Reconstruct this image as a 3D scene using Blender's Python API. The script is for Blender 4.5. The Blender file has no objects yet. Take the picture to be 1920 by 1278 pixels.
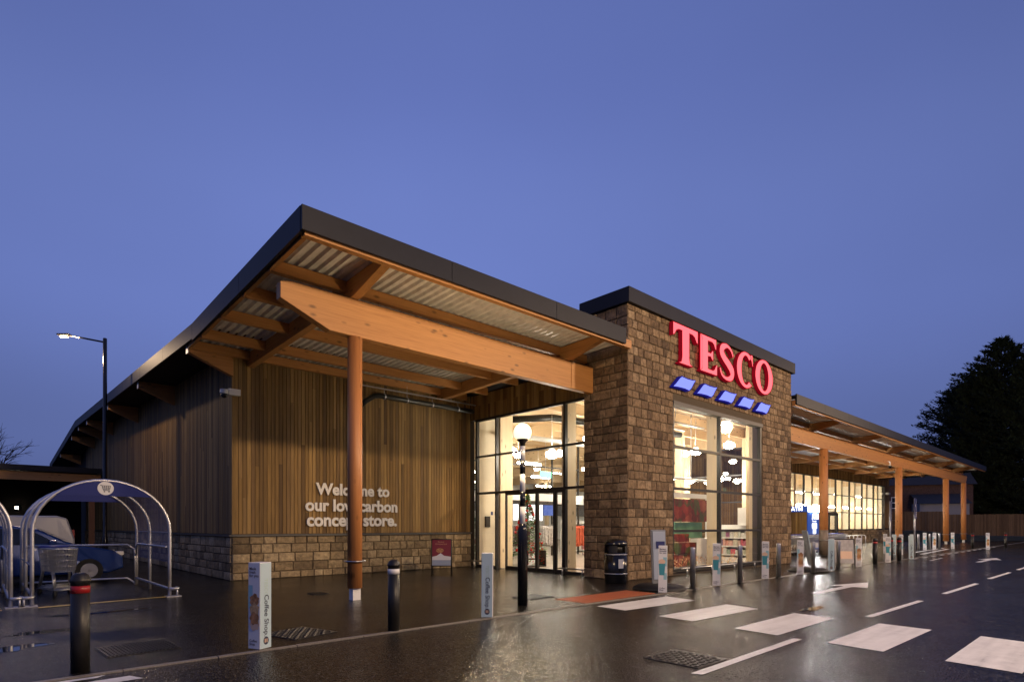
import bpy, bmesh, math, random
from mathutils import Vector, Matrix
random.seed(7)
PI = math.pi
R = math.radians
scene = bpy.context.scene
COL = scene.collection

# ------------------------------------------------------------------ camera
cam_d = bpy.data.cameras.new("camera")
cam_d.sensor_width = 36.0
cam_d.lens = 20.35
cam_d.shift_y = 0.1802
cam_d.clip_start = 0.1
cam_d.clip_end = 2000
cam = bpy.data.objects.new("camera", cam_d)
COL.objects.link(cam)
cam.location = (0, 0, 1.5)
cam.rotation_euler = (R(90), 0, -R(90 - 47.344))
scene.camera = cam

# ------------------------------------------------------------------ sky
w = bpy.data.worlds.new("World")
scene.world = w
w.use_nodes = True
nt = w.node_tree
nt.nodes.clear()
N = nt.nodes.new
L = nt.links.new
out = N("ShaderNodeOutputWorld")
bg = N("ShaderNodeBackground")
bg.inputs[1].default_value = 1.0
tc = N("ShaderNodeTexCoord")
sep = N("ShaderNodeSeparateXYZ")
L(tc.outputs["Generated"], sep.inputs[0])
ramp = N("ShaderNodeValToRGB")
r = ramp.color_ramp
r.interpolation = 'EASE'
r.elements[0].position = 0.0
r.elements[0].color = (0.084, 0.110, 0.262, 1)
r.elements[1].position = 1.0
r.elements[1].color = (0.092, 0.132, 0.385, 1)
e = r.elements.new(0.13); e.color = (0.108, 0.148, 0.365, 1)
e = r.elements.new(0.33); e.color = (0.140, 0.196, 0.505, 1)
e = r.elements.new(0.46); e.color = (0.143, 0.200, 0.515, 1)
e = r.elements.new(0.62); e.color = (0.122, 0.172, 0.468, 1)
L(sep.outputs[2], ramp.inputs[0])
# a dusk glow that is a little stronger in one compass direction
dot = N("ShaderNodeVectorMath"); dot.operation = 'DOT_PRODUCT'
dot.inputs[1].default_value = (0.62, 0.78, 0.05)
L(tc.outputs["Generated"], dot.inputs[0])
mr = N("ShaderNodeMapRange")
mr.inputs[1].default_value = 0.45; mr.inputs[2].default_value = 1.0
mr.inputs[3].default_value = 0.66; mr.inputs[4].default_value = 1.06
L(dot.outputs["Value"], mr.inputs[0])
cl = N("ShaderNodeTexNoise"); cl.inputs["Scale"].default_value = 1.6; cl.inputs["Detail"].default_value = 3
cm = N("ShaderNodeMapping"); cm.inputs["Scale"].default_value = (1, 1, 1.6)
L(tc.outputs["Generated"], cm.inputs[0]); L(cm.outputs[0], cl.inputs["Vector"])
clr = N("ShaderNodeMapRange"); clr.inputs[1].default_value = 0.3; clr.inputs[2].default_value = 0.7
clr.inputs[3].default_value = 1.0; clr.inputs[4].default_value = 1.10
L(cl.outputs["Fac"], clr.inputs[0])
mu = N("ShaderNodeMath"); mu.operation = 'MULTIPLY'
L(mr.outputs[0], mu.inputs[0]); L(clr.outputs[0], mu.inputs[1])
sc = N("ShaderNodeVectorMath"); sc.operation = 'SCALE'
L(ramp.outputs[0], sc.inputs[0]); L(mu.outputs[0], sc.inputs["Scale"])
L(sc.outputs[0], bg.inputs[0])
L(bg.outputs[0], out.inputs[0])

# ------------------------------------------------------------------ exposure
scene.view_settings.view_transform = 'Standard'
scene.view_settings.look = 'None'
scene.view_settings.exposure = 0
scene.view_settings.gamma = 1
cy = scene.cycles
cy.max_bounces = 6
cy.diffuse_bounces = 3
cy.glossy_bounces = 3
cy.transmission_bounces = 3
cy.transparent_max_bounces = 14
cy.sample_clamp_indirect = 3.0
cy.sample_clamp_direct = 0
cy.caustics_reflective = True
cy.blur_glossy = 0.6
cy.caustics_refractive = False
cy.use_denoising = True

CAR_PARK_W = 7000
SHOP_EMIT = 60.0
GLOBE_EMIT = 1.75
GLOBE_W = 800.0

# ------------------------------------------------------------------ mesh helpers
class MB:
    def __init__(self):
        self.v = []; self.f = []; self.m = []; self.mi = 0; self.sm = []; self.smooth = False
    def add(self, vs, fs):
        o = len(self.v)
        self.v += [tuple(p) for p in vs]
        for f in fs:
            self.f.append(tuple(i + o for i in f)); self.m.append(self.mi); self.sm.append(self.smooth)
        return self
    def box(self, x0, x1, y0, y1, z0, z1):
        vs = [(x, y, z) for z in (z0, z1) for y in (y0, y1) for x in (x0, x1)]
        return self.add(vs, [(0,2,3,1),(4,5,7,6),(0,1,5,4),(2,6,7,3),(0,4,6,2),(1,3,7,5)])
    def obox(self, c, sx, sy, sz, rz=0, rx=0, ry=0):
        M = Matrix.Translation(c) @ Matrix.Rotation(rz, 4, 'Z') @ Matrix.Rotation(ry, 4, 'Y') @ Matrix.Rotation(rx, 4, 'X')
        vs = [M @ Vector((x*sx/2, y*sy/2, z*sz/2)) for z in (-1,1) for y in (-1,1) for x in (-1,1)]
        return self.add(vs, [(0,2,3,1),(4,5,7,6),(0,1,5,4),(2,6,7,3),(0,4,6,2),(1,3,7,5)])
    def quad(self, a, b, c, d):
        return self.add([a, b, c, d], [(0,1,2,3)])
    def prism(self, poly, axis, a, b):
        """poly of 2D points in the plane normal to axis, extruded from a to b"""
        def P(p, t):
            if axis == 'x': return (t, p[0], p[1])
            if axis == 'y': return (p[0], t, p[1])
            return (p[0], p[1], t)
        n = len(poly)
        vs = [P(p, a) for p in poly] + [P(p, b) for p in poly]
        fs = [tuple(range(n))[::-1], tuple(range(n, 2*n))]
        for i in range(n):
            j = (i+1) % n
            fs.append((i, j, n+j, n+i))
        return self.add(vs, fs)
    def tube(self, pts, rad, n=8, cap=True, closed=False):
        pts = [Vector(p) for p in pts]
        rr = rad if isinstance(rad, (list, tuple)) else [rad]*len(pts)
        o = len(self.v); k = len(pts)
        up = None
        for i, p in enumerate(pts):
            if closed: t = (pts[(i+1) % k] - pts[i-1])
            elif i == 0: t = pts[1]-pts[0]
            elif i == k-1: t = pts[-1]-pts[-2]
            else: t = (pts[i+1]-pts[i]).normalized() + (pts[i]-pts[i-1]).normalized()
            if t.length < 1e-9: t = Vector((0,0,1))
            t.normalize()
            if up is None:
                up = Vector((0,0,1)) if abs(t.z) < .9 else Vector((1,0,0))
            s = t.cross(up)
            if s.length < 1e-6:
                up = Vector((1,0,0)) if abs(t.x) < .9 else Vector((0,1,0)); s = t.cross(up)
            s.normalize(); u = s.cross(t); up = u
            for j in range(n):
                a = 2*PI*j/n
                self.v.append(tuple(p + s*math.cos(a)*rr[i] + u*math.sin(a)*rr[i]))
        segs = k if closed else k-1
        for i in range(segs):
            i2 = (i+1) % k
            for j in range(n):
                j2 = (j+1) % n
                self.f.append((o+i*n+j, o+i*n+j2, o+i2*n+j2, o+i2*n+j)); self.m.append(self.mi); self.sm.append(True)
        if cap and not closed:
            self.f.append(tuple(o+j for j in range(n))[::-1]); self.m.append(self.mi); self.sm.append(False)
            self.f.append(tuple(o+(k-1)*n+j for j in range(n))); self.m.append(self.mi); self.sm.append(False)
        return self
    def lathe(self, prof, n=24, c=(0,0,0), smooth=True):
        o = len(self.v); k = len(prof)
        for (rad, z) in prof:
            for j in range(n):
                a = 2*PI*j/n
                self.v.append((c[0]+rad*math.cos(a), c[1]+rad*math.sin(a), c[2]+z))
        for i in range(k-1):
            for j in range(n):
                j2 = (j+1) % n
                self.f.append((o+i*n+j, o+i*n+j2, o+(i+1)*n+j2, o+(i+1)*n+j)); self.m.append(self.mi); self.sm.append(smooth)
        self.f.append(tuple(o+j for j in range(n))[::-1]); self.m.append(self.mi); self.sm.append(False)
        self.f.append(tuple(o+(k-1)*n+j for j in range(n))); self.m.append(self.mi); self.sm.append(False)
        return self
    def build(self, name, mat, parent=None, bevel=0, local=False):
        me = bpy.data.meshes.new(name)
        off = Vector((0,0,0))
        if parent is not None and not local:
            p = parent
            while p is not None:
                off += p.location; p = p.parent
        vs = [tuple(Vector(v)-off) for v in self.v] if off.length > 0 else self.v
        me.from_pydata(vs, [], self.f)
        mats = mat if isinstance(mat, (list, tuple)) else [mat]
        for m in mats: me.materials.append(m)
        me.polygons.foreach_set("material_index", self.m)
        me.polygons.foreach_set("use_smooth", self.sm)
        me.update()
        o = bpy.data.objects.new(name, me)
        COL.objects.link(o)
        if parent is not None: o.parent = parent
        if bevel:
            b = o.modifiers.new("bevel", 'BEVEL'); b.width = bevel; b.segments = 2; b.limit_method = 'ANGLE'; b.angle_limit = R(40)
        return o

def tag(o, label=None, cat=None, group=None, kind=None):
    if label: o["label"] = label
    if cat: o["category"] = cat
    if group: o["group"] = group
    if kind: o["kind"] = kind
    return o
def empty(name, loc, label, cat, group=None):
    o = bpy.data.objects.new(name, None)
    o.empty_display_size = .2
    COL.objects.link(o); o.location = loc
    return tag(o, label, cat, group)
def copy_tree(o, parent=None):
    c = o.copy(); COL.objects.link(c)
    if parent is not None: c.parent = parent
    for ch in list(o.children): copy_tree(ch, c)
    return c

_tcache = {}
def text_geo(body, bold=0.0, align='LEFT'):
    """triangles of a line of lettering, cap height about 0.7, in the XY plane"""
    k = (body, bold, align)
    if k in _tcache: return _tcache[k]
    cu = bpy.data.curves.new("lettering", 'FONT')
    cu.body = body; cu.size = 1; cu.align_x = align; cu.offset = bold; cu.resolution_u = 4
    ob = bpy.data.objects.new("lettering", cu); COL.objects.link(ob)
    bpy.context.view_layer.update()
    dg = bpy.context.evaluated_depsgraph_get()
    me = bpy.data.meshes.new_from_object(ob.evaluated_get(dg))
    vs = [tuple(v.co) for v in me.vertices]; fs = [tuple(p.vertices) for p in me.polygons]
    bpy.data.objects.remove(ob); bpy.data.meshes.remove(me); bpy.data.curves.remove(cu)
    _tcache[k] = (vs, fs)
    return vs, fs
def put_text(mb, body, fn, size, bold=0.0, align='LEFT', depth=0):
    """fn maps (u, v, w) to the place; w points out of the sign"""
    vs, fs = text_geo(body, bold, align)
    if depth == 0:
        mb.add([fn(x*size, y*size, 0) for x, y, z in vs], fs)
        return
    n = len(vs)
    edges = {}
    for f in fs:
        for i in range(len(f)):
            a, b = f[i], f[(i+1) % len(f)]
            edges[(a, b)] = 1
    side = [(a, b) for (a, b) in edges if (b, a) not in edges]
    pv = [fn(x*size, y*size, depth) for x, y, z in vs] + [fn(x*size, y*size, 0) for x, y, z in vs]
    mb.add(pv, list(fs) + [(b, a, a+n, b+n) for a, b in side])
def on_front(x, y, z):      # a face looking towards -Y
    return lambda u, v, w: (x+u, y-w, z+v)
def on_left(x, y, z):       # a face looking towards -X
    return lambda u, v, w: (x-w, y-u, z+v)

# ------------------------------------------------------------------ materials
def mat_new(name):
    m = bpy.data.materials.new(name); m.use_nodes = True
    return m, m.node_tree, m.node_tree.nodes["Principled BSDF"]
def simple(name, col, rough=.5, metal=0, emit=None, es=1, coat=0, bump=0, bscale=40, var=0):
    m, t, p = mat_new(name)
    p.inputs["Base Color"].default_value = (*col, 1)
    p.inputs["Roughness"].default_value = rough
    p.inputs["Metallic"].default_value = metal
    p.inputs["Coat Weight"].default_value = coat
    if emit:
        p.inputs["Emission Color"].default_value = (*emit, 1)
        p.inputs["Emission Strength"].default_value = es
    if bump or var:
        c = t.nodes.new("ShaderNodeTexCoord"); n = t.nodes.new("ShaderNodeTexNoise")
        n.inputs["Scale"].default_value = bscale; n.inputs["Detail"].default_value = 5
        t.links.new(c.outputs["Object"], n.inputs["Vector"])
        if bump:
            b = t.nodes.new("ShaderNodeBump"); b.inputs["Strength"].default_value = bump; b.inputs["Distance"].default_value = .01
            t.links.new(n.outputs["Fac"], b.inputs["Height"]); t.links.new(b.outputs[0], p.inputs["Normal"])
        if var:
            mrr = t.nodes.new("ShaderNodeMapRange"); mrr.inputs[1].default_value = .3; mrr.inputs[2].default_value = .7
            mrr.inputs[3].default_value = 1-var; mrr.inputs[4].default_value = 1+var
            t.links.new(n.outputs["Fac"], mrr.inputs[0])
            s = t.nodes.new("ShaderNodeVectorMath"); s.operation = 'SCALE'; s.inputs[0].default_value = col
            t.links.new(mrr.outputs[0], s.inputs["Scale"]); t.links.new(s.outputs[0], p.inputs["Base Color"])
    return m
def rampnode(t, stops):
    n = t.nodes.new("ShaderNodeValToRGB"); cr = n.color_ramp
    cr.elements[0].position = stops[0][0]; cr.elements[0].color = (*stops[0][1], 1)
    cr.elements[1].position = stops[-1][0]; cr.elements[1].color = (*stops[-1][1], 1)
    for p, c in stops[1:-1]:
        e = cr.elements.new(p); e.color = (*c, 1)
    return n
def glulam(name, axis, dark, light, rough=.5):
    """laminated timber: grain runs along axis, thin laminations, small knots"""
    m, t, p = mat_new(name); nd = t.nodes.new; lk = t.links.new
    c = nd("ShaderNodeTexCoord"); mp = nd("ShaderNodeMapping")
    s = {'x': (.9, 26, 26), 'y': (26, .9, 26), 'z': (26, 26, .9)}[axis]
    mp.inputs["Scale"].default_value = s
    lk(c.outputs["Object"], mp.inputs[0])
    n = nd("ShaderNodeTexNoise"); n.inputs["Scale"].default_value = 1.6; n.inputs["Detail"].default_value = 7; n.inputs["Roughness"].default_value = .62
    lk(mp.outputs[0], n.inputs["Vector"])
    # lamination steps
    sx = nd("ShaderNodeSeparateXYZ"); lk(c.outputs["Object"], sx.inputs[0])
    src = sx.outputs[0] if axis == 'z' else sx.outputs[2]
    k = nd("ShaderNodeMath"); k.operation = 'MULTIPLY'; k.inputs[1].default_value = 1/.045; lk(src, k.inputs[0])
    fl = nd("ShaderNodeMath"); fl.operation = 'FLOOR'; lk(k.outputs[0], fl.inputs[0])
    wn = nd("ShaderNodeTexWhiteNoise"); wn.noise_dimensions = '1D'; lk(fl.outputs[0], wn.inputs["W"])
    ad = nd("ShaderNodeMath"); ad.operation = 'MULTIPLY_ADD'; ad.inputs[1].default_value = .16; lk(wn.outputs["Value"], ad.inputs[0]); lk(n.outputs["Fac"], ad.inputs[2])
    rp = rampnode(t, [(.22, dark), (.5, tuple(a*.4+b*.6 for a, b in zip(dark, light))), (.85, light)])
    lk(ad.outputs[0], rp.inputs[0])
    vo = nd("ShaderNodeTexVoronoi"); vo.inputs["Scale"].default_value = 1.0
    mp2 = nd("ShaderNodeMapping"); mp2.inputs["Scale"].default_value = {'x': (2.0, 4.6, 4.6), 'y': (4.6, 2.0, 4.6), 'z': (4.6, 4.6, 2.0)}[axis]
    lk(c.outputs["Object"], mp2.inputs[0]); lk(mp2.outputs[0], vo.inputs["Vector"])
    kr = rampnode(t, [(.07, (.22, .20, .18)), (.19, (1, 1, 1))]); lk(vo.outputs["Distance"], kr.inputs[0])
    mx = nd("ShaderNodeMix"); mx.data_type = 'RGBA'; mx.blend_type = 'MULTIPLY'; mx.inputs[0].default_value = .75
    lk(rp.outputs[0], mx.inputs[6]); lk(kr.outputs[0], mx.inputs[7]); lk(mx.outputs[2], p.inputs["Base Color"])
    p.inputs["Roughness"].default_value = rough
    b = nd("ShaderNodeBump"); b.inputs["Strength"].default_value = .15; b.inputs["Distance"].default_value = .004
    lk(n.outputs["Fac"], b.inputs["Height"]); lk(b.outputs[0], p.inputs["Normal"])
    return m
def islands(name, stops, rough=.8, nscale=(9, 9, 9), namp=.35, bump=.4, bdist=.01, rvar=0):
    """every loose piece (board, stone block) gets its own tint, plus grain or pitting"""
    m, t, p = mat_new(name); nd = t.nodes.new; lk = t.links.new
    g = nd("ShaderNodeNewGeometry"); rp = rampnode(t, stops); lk(g.outputs["Random Per Island"], rp.inputs[0])
    c = nd("ShaderNodeTexCoord"); mp = nd("ShaderNodeMapping"); mp.inputs["Scale"].default_value = nscale
    lk(c.outputs["Object"], mp.inputs[0])
    n = nd("ShaderNodeTexNoise"); n.inputs["Scale"].default_value = 1; n.inputs["Detail"].default_value = 8; n.inputs["Roughness"].default_value = .6
    off = nd("ShaderNodeVectorMath"); off.operation = 'MULTIPLY_ADD'
    cb = nd("ShaderNodeCombineXYZ"); lk(g.outputs["Random Per Island"], cb.inputs[0]); lk(g.outputs["Random Per Island"], cb.inputs[2])
    off.inputs[1].default_value = (37, 0, 53); lk(cb.outputs[0], off.inputs[0]); lk(mp.outputs[0], off.inputs[2]); lk(off.outputs[0], n.inputs["Vector"])
    q = nd("ShaderNodeMapRange"); q.inputs[1].default_value = .25; q.inputs[2].default_value = .75; q.inputs[3].default_value = 1-namp; q.inputs[4].default_value = 1+namp
    lk(n.outputs["Fac"], q.inputs[0])
    s = nd("ShaderNodeVectorMath"); s.operation = 'SCALE'; lk(rp.outputs[0], s.inputs[0]); lk(q.outputs[0], s.inputs["Scale"])
    lk(s.outputs[0], p.inputs["Base Color"])
    p.inputs["Roughness"].default_value = rough
    b = nd("ShaderNodeBump"); b.inputs["Strength"].default_value = bump; b.inputs["Distance"].default_value = bdist
    lk(n.outputs["Fac"], b.inputs["Height"]); lk(b.outputs[0], p.inputs["Normal"])
    return m
def asphalt(name, base, wet_lo, wet_hi, grain, bump, pool):
    m, t, p = mat_new(name); nd = t.nodes.new; lk = t.links.new
    g = nd("ShaderNodeNewGeometry")
    def noise(sc, det, rough=.5):
        n = nd("ShaderNodeTexNoise"); n.inputs["Scale"].default_value = sc; n.inputs["Detail"].default_value = det; n.inputs["Roughness"].default_value = rough
        lk(g.outputs["Position"], n.inputs["Vector"]); return n
    big = noise(.33, 4, .55); mid = noise(1.7, 5, .6)
    vo = nd("ShaderNodeTexVoronoi"); vo.inputs["Scale"].default_value = grain; lk(g.outputs["Position"], vo.inputs["Vector"])
    fine = noise(grain*.6, 3)
    # the wet film comes and goes slowly; every chipping of stone has its own shine, tilt and tint, the palest tints painting in sparkle
    a = nd("ShaderNodeMath"); a.operation = 'MULTIPLY_ADD'; a.inputs[1].default_value = .45; lk(mid.outputs["Fac"], a.inputs[0]); lk(big.outputs["Fac"], a.inputs[2])
    q = nd("ShaderNodeMapRange"); q.interpolation_type = 'SMOOTHSTEP'; q.inputs[1].default_value = .42; q.inputs[2].default_value = .98; q.inputs[3].default_value = wet_lo; q.inputs[4].default_value = wet_hi
    lk(a.outputs[0], q.inputs[0])
    pm = nd("ShaderNodeMapping"); pm.inputs["Scale"].default_value = (.10, .55, 1); pm.inputs["Location"].default_value = (pool[1], 0, 0); lk(g.outputs["Position"], pm.inputs[0])
    pn_ = nd("ShaderNodeTexNoise"); pn_.inputs["Scale"].default_value = 1; pn_.inputs["Detail"].default_value = 6; pn_.inputs["Roughness"].default_value = .62; lk(pm.outputs[0], pn_.inputs["Vector"])
    pf = nd("ShaderNodeMapRange"); pf.interpolation_type = 'SMOOTHSTEP'; pf.inputs[1].default_value = pool[0]; pf.inputs[2].default_value = pool[0]+.19; lk(pn_.outputs["Fac"], pf.inputs[0])
    rm = nd("ShaderNodeMix"); rm.data_type = 'FLOAT'; rm.inputs[3].default_value = .035; lk(pf.outputs[0], rm.inputs[0]); lk(q.outputs[0], rm.inputs[2]); lk(rm.outputs[0], p.inputs["Roughness"])
    sc_ = nd("ShaderNodeSeparateColor"); lk(vo.outputs["Color"], sc_.inputs[0])
    pw = nd("ShaderNodeMath"); pw.operation = 'POWER'; pw.inputs[1].default_value = 3.5; lk(sc_.outputs[0], pw.inputs[0])
    mq = nd("ShaderNodeMapRange"); mq.inputs[1].default_value = .3; mq.inputs[2].default_value = .75; mq.inputs[3].default_value = .75; mq.inputs[4].default_value = 1.3; lk(mid.outputs["Fac"], mq.inputs[0])
    gq = nd("ShaderNodeMapRange"); gq.inputs[3].default_value = .30; gq.inputs[4].default_value = 4.2; lk(pw.outputs[0], gq.inputs[0])
    gm = nd("ShaderNodeMath"); gm.operation = 'MULTIPLY'; lk(mq.outputs[0], gm.inputs[0]); lk(gq.outputs[0], gm.inputs[1])
    cs = nd("ShaderNodeVectorMath"); cs.operation = 'SCALE'; cs.inputs[0].default_value = base; lk(gm.outputs[0], cs.inputs["Scale"]); lk(cs.outputs[0], p.inputs["Base Color"])
    sq = nd("ShaderNodeMapRange"); sq.inputs[3].default_value = .02; sq.inputs[4].default_value = .60; lk(sc_.outputs[1], sq.inputs[0]); lk(sq.outputs[0], p.inputs["Specular IOR Level"])
    h = nd("ShaderNodeMath"); h.operation = 'ADD'; lk(vo.outputs["Distance"], h.inputs[0]); lk(fine.outputs["Fac"], h.inputs[1])
    b = nd("ShaderNodeBump"); b.inputs["Distance"].default_value = .012
    bm_ = nd("ShaderNodeMapRange"); bm_.inputs[3].default_value = bump; bm_.inputs[4].default_value = .03; lk(pf.outputs[0], bm_.inputs[0]); lk(bm_.outputs[0], b.inputs["Strength"])
    lk(h.outputs[0], b.inputs["Height"]); lk(b.outputs[0], p.inputs["Normal"])
    return m
def paint_mat(name, col):
    m, t, p = mat_new(name); nd = t.nodes.new; lk = t.links.new
    g = nd("ShaderNodeNewGeometry")
    n = nd("ShaderNodeTexNoise"); n.inputs["Scale"].default_value = 5; n.inputs["Detail"].default_value = 9; n.inputs["Roughness"].default_value = .7
    lk(g.outputs["Position"], n.inputs["Vector"])
    mp = nd("ShaderNodeMapping"); mp.inputs["Scale"].default_value = (.5, 7, 1); lk(g.outputs["Position"], mp.inputs[0])
    n2 = nd("ShaderNodeTexNoise"); n2.inputs["Scale"].default_value = 1; n2.inputs["Detail"].default_value = 6; lk(mp.outputs[0], n2.inputs["Vector"])
    av = nd("ShaderNodeMath"); av.operation = 'MULTIPLY_ADD'; av.inputs[1].default_value = .55; lk(n2.outputs["Fac"], av.inputs[0])
    hf_ = nd("ShaderNodeMath"); hf_.operation = 'MULTIPLY'; hf_.inputs[1].default_value = .5; lk(n.outputs["Fac"], hf_.inputs[0]); lk(hf_.outputs[0], av.inputs[2])
    rp = rampnode(t, [(.33, tuple(c*.30 for c in col)), (.42, tuple(c*.72 for c in col)), (.56, tuple(c*.88 for c in col)), (.7, col)])
    lk(av.outputs[0], rp.inputs[0]); lk(rp.outputs[0], p.inputs["Base Color"])
    q = nd("ShaderNodeMapRange"); q.inputs[3].default_value = .2; q.inputs[4].default_value = .55; lk(n.outputs["Fac"], q.inputs[0]); lk(q.outputs[0], p.inputs["Roughness"])
    v = nd("ShaderNodeTexNoise"); v.inputs["Scale"].default_value = 130; lk(g.outputs["Position"], v.inputs["Vector"])
    b = nd("ShaderNodeBump"); b.inputs["Strength"].default_value = .35; b.inputs["Distance"].default_value = .004; lk(v.outputs["Fac"], b.inputs["Height"]); lk(b.outputs[0], p.inputs["Normal"])
    return m
def glass_mat(name, tint=(1, 1, 1), extra=0.0):
    m = bpy.data.materials.new(name); m.use_nodes = True; t = m.node_tree; t.nodes.clear()
    o = t.nodes.new("ShaderNodeOutputMaterial"); tr = t.nodes.new("ShaderNodeBsdfTransparent"); gl = t.nodes.new("ShaderNodeBsdfGlossy")
    gl.inputs["Roughness"].default_value = .02
    tr.inputs[0].default_value = (*tint, 1)
    fr = t.nodes.new("ShaderNodeLayerWeight"); fr.inputs[0].default_value = .5      # the same from both sides of the pane
    pw = t.nodes.new("ShaderNodeMath"); pw.operation = 'POWER'; pw.inputs[1].default_value = 4.5
    ad = t.nodes.new("ShaderNodeMath"); ad.operation = 'MULTIPLY_ADD'; ad.inputs[1].default_value = .9; ad.inputs[2].default_value = .06+extra; ad.use_clamp = True
    mx = t.nodes.new("ShaderNodeMixShader")
    t.links.new(fr.outputs[1], pw.inputs[0]); t.links.new(pw.outputs[0], ad.inputs[0]); t.links.new(ad.outputs[0], mx.inputs[0])
    t.links.new(tr.outputs[0], mx.inputs[1]); t.links.new(gl.outputs[0], mx.inputs[2]); t.links.new(mx.outputs[0], o.inputs[0])
    return m
def frosted(name, col, alpha):
    m = bpy.data.materials.new(name); m.use_nodes = True; t = m.node_tree; p = t.nodes["Principled BSDF"]
    p.inputs["Base Color"].default_value = (*col, 1); p.inputs["Roughness"].default_value = .15; p.inputs["Alpha"].default_value = alpha
    return m

M = {}
M['asphalt'] = asphalt("wet road asphalt", (.0155, .0148, .0142), .075, .24, 48, .45, (.60, 3.1))
M['pave'] = asphalt("wet pavement asphalt", (.0125, .0115, .0105), .08, .26, 70, .38, (.60, 0))
M['kerb'] = simple("pale kerb", (.20, .18, .155), .55, bump=.3, bscale=60, var=.35)
M['puddle'] = simple("standing water", (.010, .010, .011), .02)
M['white'] = paint_mat("white road paint", (.80, .80, .81))
M['yellow'] = paint_mat("yellow road paint", (.85, .58, .12))
M['wood_x'] = glulam("glulam along x", 'x', (.32, .122, .032), (.57, .275, .085))
M['wood_y'] = glulam("glulam along y", 'y', (.29, .112, .030), (.54, .265, .082))
M['wood_z'] = glulam("glulam upright", 'z', (.32, .115, .035), (.53, .225, .075))
M['pale_z'] = glulam("pale interior glulam upright", 'z', (.66, .50, .30), (.80, .66, .44), .6)
M['pale_x'] = glulam("pale interior glulam along x", 'x', (.52, .36, .19), (.66, .48, .28), .6)
M['pale_y'] = glulam("pale interior glulam along y", 'y', (.52, .36, .19), (.66, .48, .28), .6)
M['boards'] = islands("weathered larch boards", [(0, (.10, .056, .021)), (.3, (.20, .117, .036)), (.6, (.28, .168, .052)), (.85, (.345, .218, .076)), (1, (.14, .078, .032))], .75, (26, 26, 1.1), .4, .25, .004)
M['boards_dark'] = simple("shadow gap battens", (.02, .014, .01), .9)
M['stone'] = islands("pitched sandstone blocks", [(0, (.085, .054, .031)), (.2, (.15, .097, .054)), (.6, (.20, .134, .076)), (.88, (.25, .172, .10)), (1, (.31, .225, .14))], .85, (9, 9, 9), .6, 1.0, .045)
M['plinth'] = islands("buff sandstone blocks", [(0, (.14, .10, .056)), (.3, (.245, .18, .10)), (.65, (.32, .24, .137)), (1, (.40, .31, .19))], .85, (9, 9, 9), .5, 1.0, .035)
M['mortar'] = simple("dark mortar", (.085, .065, .043), .9, bump=.4)
M['fascia'] = simple("anthracite metal", (.010, .0115, .020), .5, .1, bump=.03, bscale=3, var=.12)
M['fascia'].node_tree.nodes['Principled BSDF'].inputs['Specular IOR Level'].default_value = .30
M['fascia_joint'] = simple("fascia joint", (.01, .01, .012), .6)
M['flash'] = simple("grey flashing", (.09, .085, .08), .5, .3)
M['deck'] = simple("galvanised deck", (.78, .77, .72), .42, .0, var=.15, bscale=4)
M['frame'] = simple("dark window frame", (.030, .029, .028), .4, .3)
M['glass'] = glass_mat("clear glazing")
M['steel'] = simple("brushed stainless steel", (.55, .54, .52), .28, .95, bump=.05, bscale=80)
M['galv'] = simple("galvanised tube", (.62, .62, .64), .38, .8, var=.1, bscale=12)
M['black'] = simple("black plastic", (.012, .011, .010), .45, bump=.05, bscale=30)
M['gloss_black'] = simple("gloss black plastic", (.010, .010, .011), .2)
M['rubber'] = simple("black rubber", (.010, .010, .010), .6)
M['red_band'] = simple("red reflective band", (.30, .012, .012), .35)
M['white_band'] = simple("white reflective band", (.75, .74, .72), .35)
M['white_plain'] = simple("white finish", (.76, .76, .75), .4)
M['cream'] = simple("cream wall", (.74, .66, .50), .7, var=.06, bscale=1.5)
M['shop_white'] = simple("shop white", (.78, .78, .75), .6)
M['shop_floor'] = simple("polished shop floor", (.55, .50, .43), .25, var=.08, bscale=.8)
M['shop_ceiling'] = simple("timber ceiling", (.46, .34, .20), .75, var=.15, bscale=1)
M['shop_grey'] = simple("shop grey band", (.16, .17, .19), .6)
M['duct'] = simple("black drain pipe", (.020, .022, .020), .35)
M['light_em'] = simple("ceiling light glow", (.9, .9, .9), .5, emit=(1, .94, .80), es=SHOP_EMIT)
M['lobby_em'] = simple("lobby light glow", (.9, .9, .9), .5, emit=(1, .88, .70), es=SHOP_EMIT*2.1)
M['globe'] = simple("lit globe", (.9, .9, .9), .3, emit=(1, .80, .47), es=GLOBE_EMIT)
M['lamp_em'] = simple("lit lantern", (.9, .9, .9), .3, emit=(1, .60, .27), es=1.35)
M['wall_em'] = simple("lit wall light", (.9, .9, .9), .3, emit=(1, .88, .66), es=30)
M['red_face'] = simple("lit red letter face", (.6, .05, .06), .3, emit=(1, .185, .225), es=1.15)
M['red_side'] = simple("red letter return", (.25, .004, .012), .4, emit=(.12, .0015, .006), es=1.0)
M['blue_face'] = simple("lit blue dash face", (.03, .04, .25), .3, emit=(.24, .29, 1), es=1.25)
M['blue_side'] = simple("blue dash return", (.015, .015, .16), .4, emit=(.008, .008, .17), es=.7)
for k_ in ('red_face', 'blue_face', 'red_side', 'blue_side'):
    q_ = M[k_].node_tree.nodes['Principled BSDF']; q_.inputs['Roughness'].default_value = .85; q_.inputs['Specular IOR Level'].default_value = .05
M['atm_blue'] = simple("atm blue", (.015, .05, .22), .35, emit=(.02, .075, .38), es=.6)
M['atm_white'] = simple("atm lit panel", (.8, .8, .8), .4, emit=(.9, .93, 1), es=2.6)
M['atm_bright'] = simple("atm bright header", (.8, .8, .8), .4, emit=(1, .95, .90), es=210)
M['exit_green'] = simple("lit green exit sign", (.1, .6, .4), .4, emit=(.3, 1, .72), es=1.1)
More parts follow.
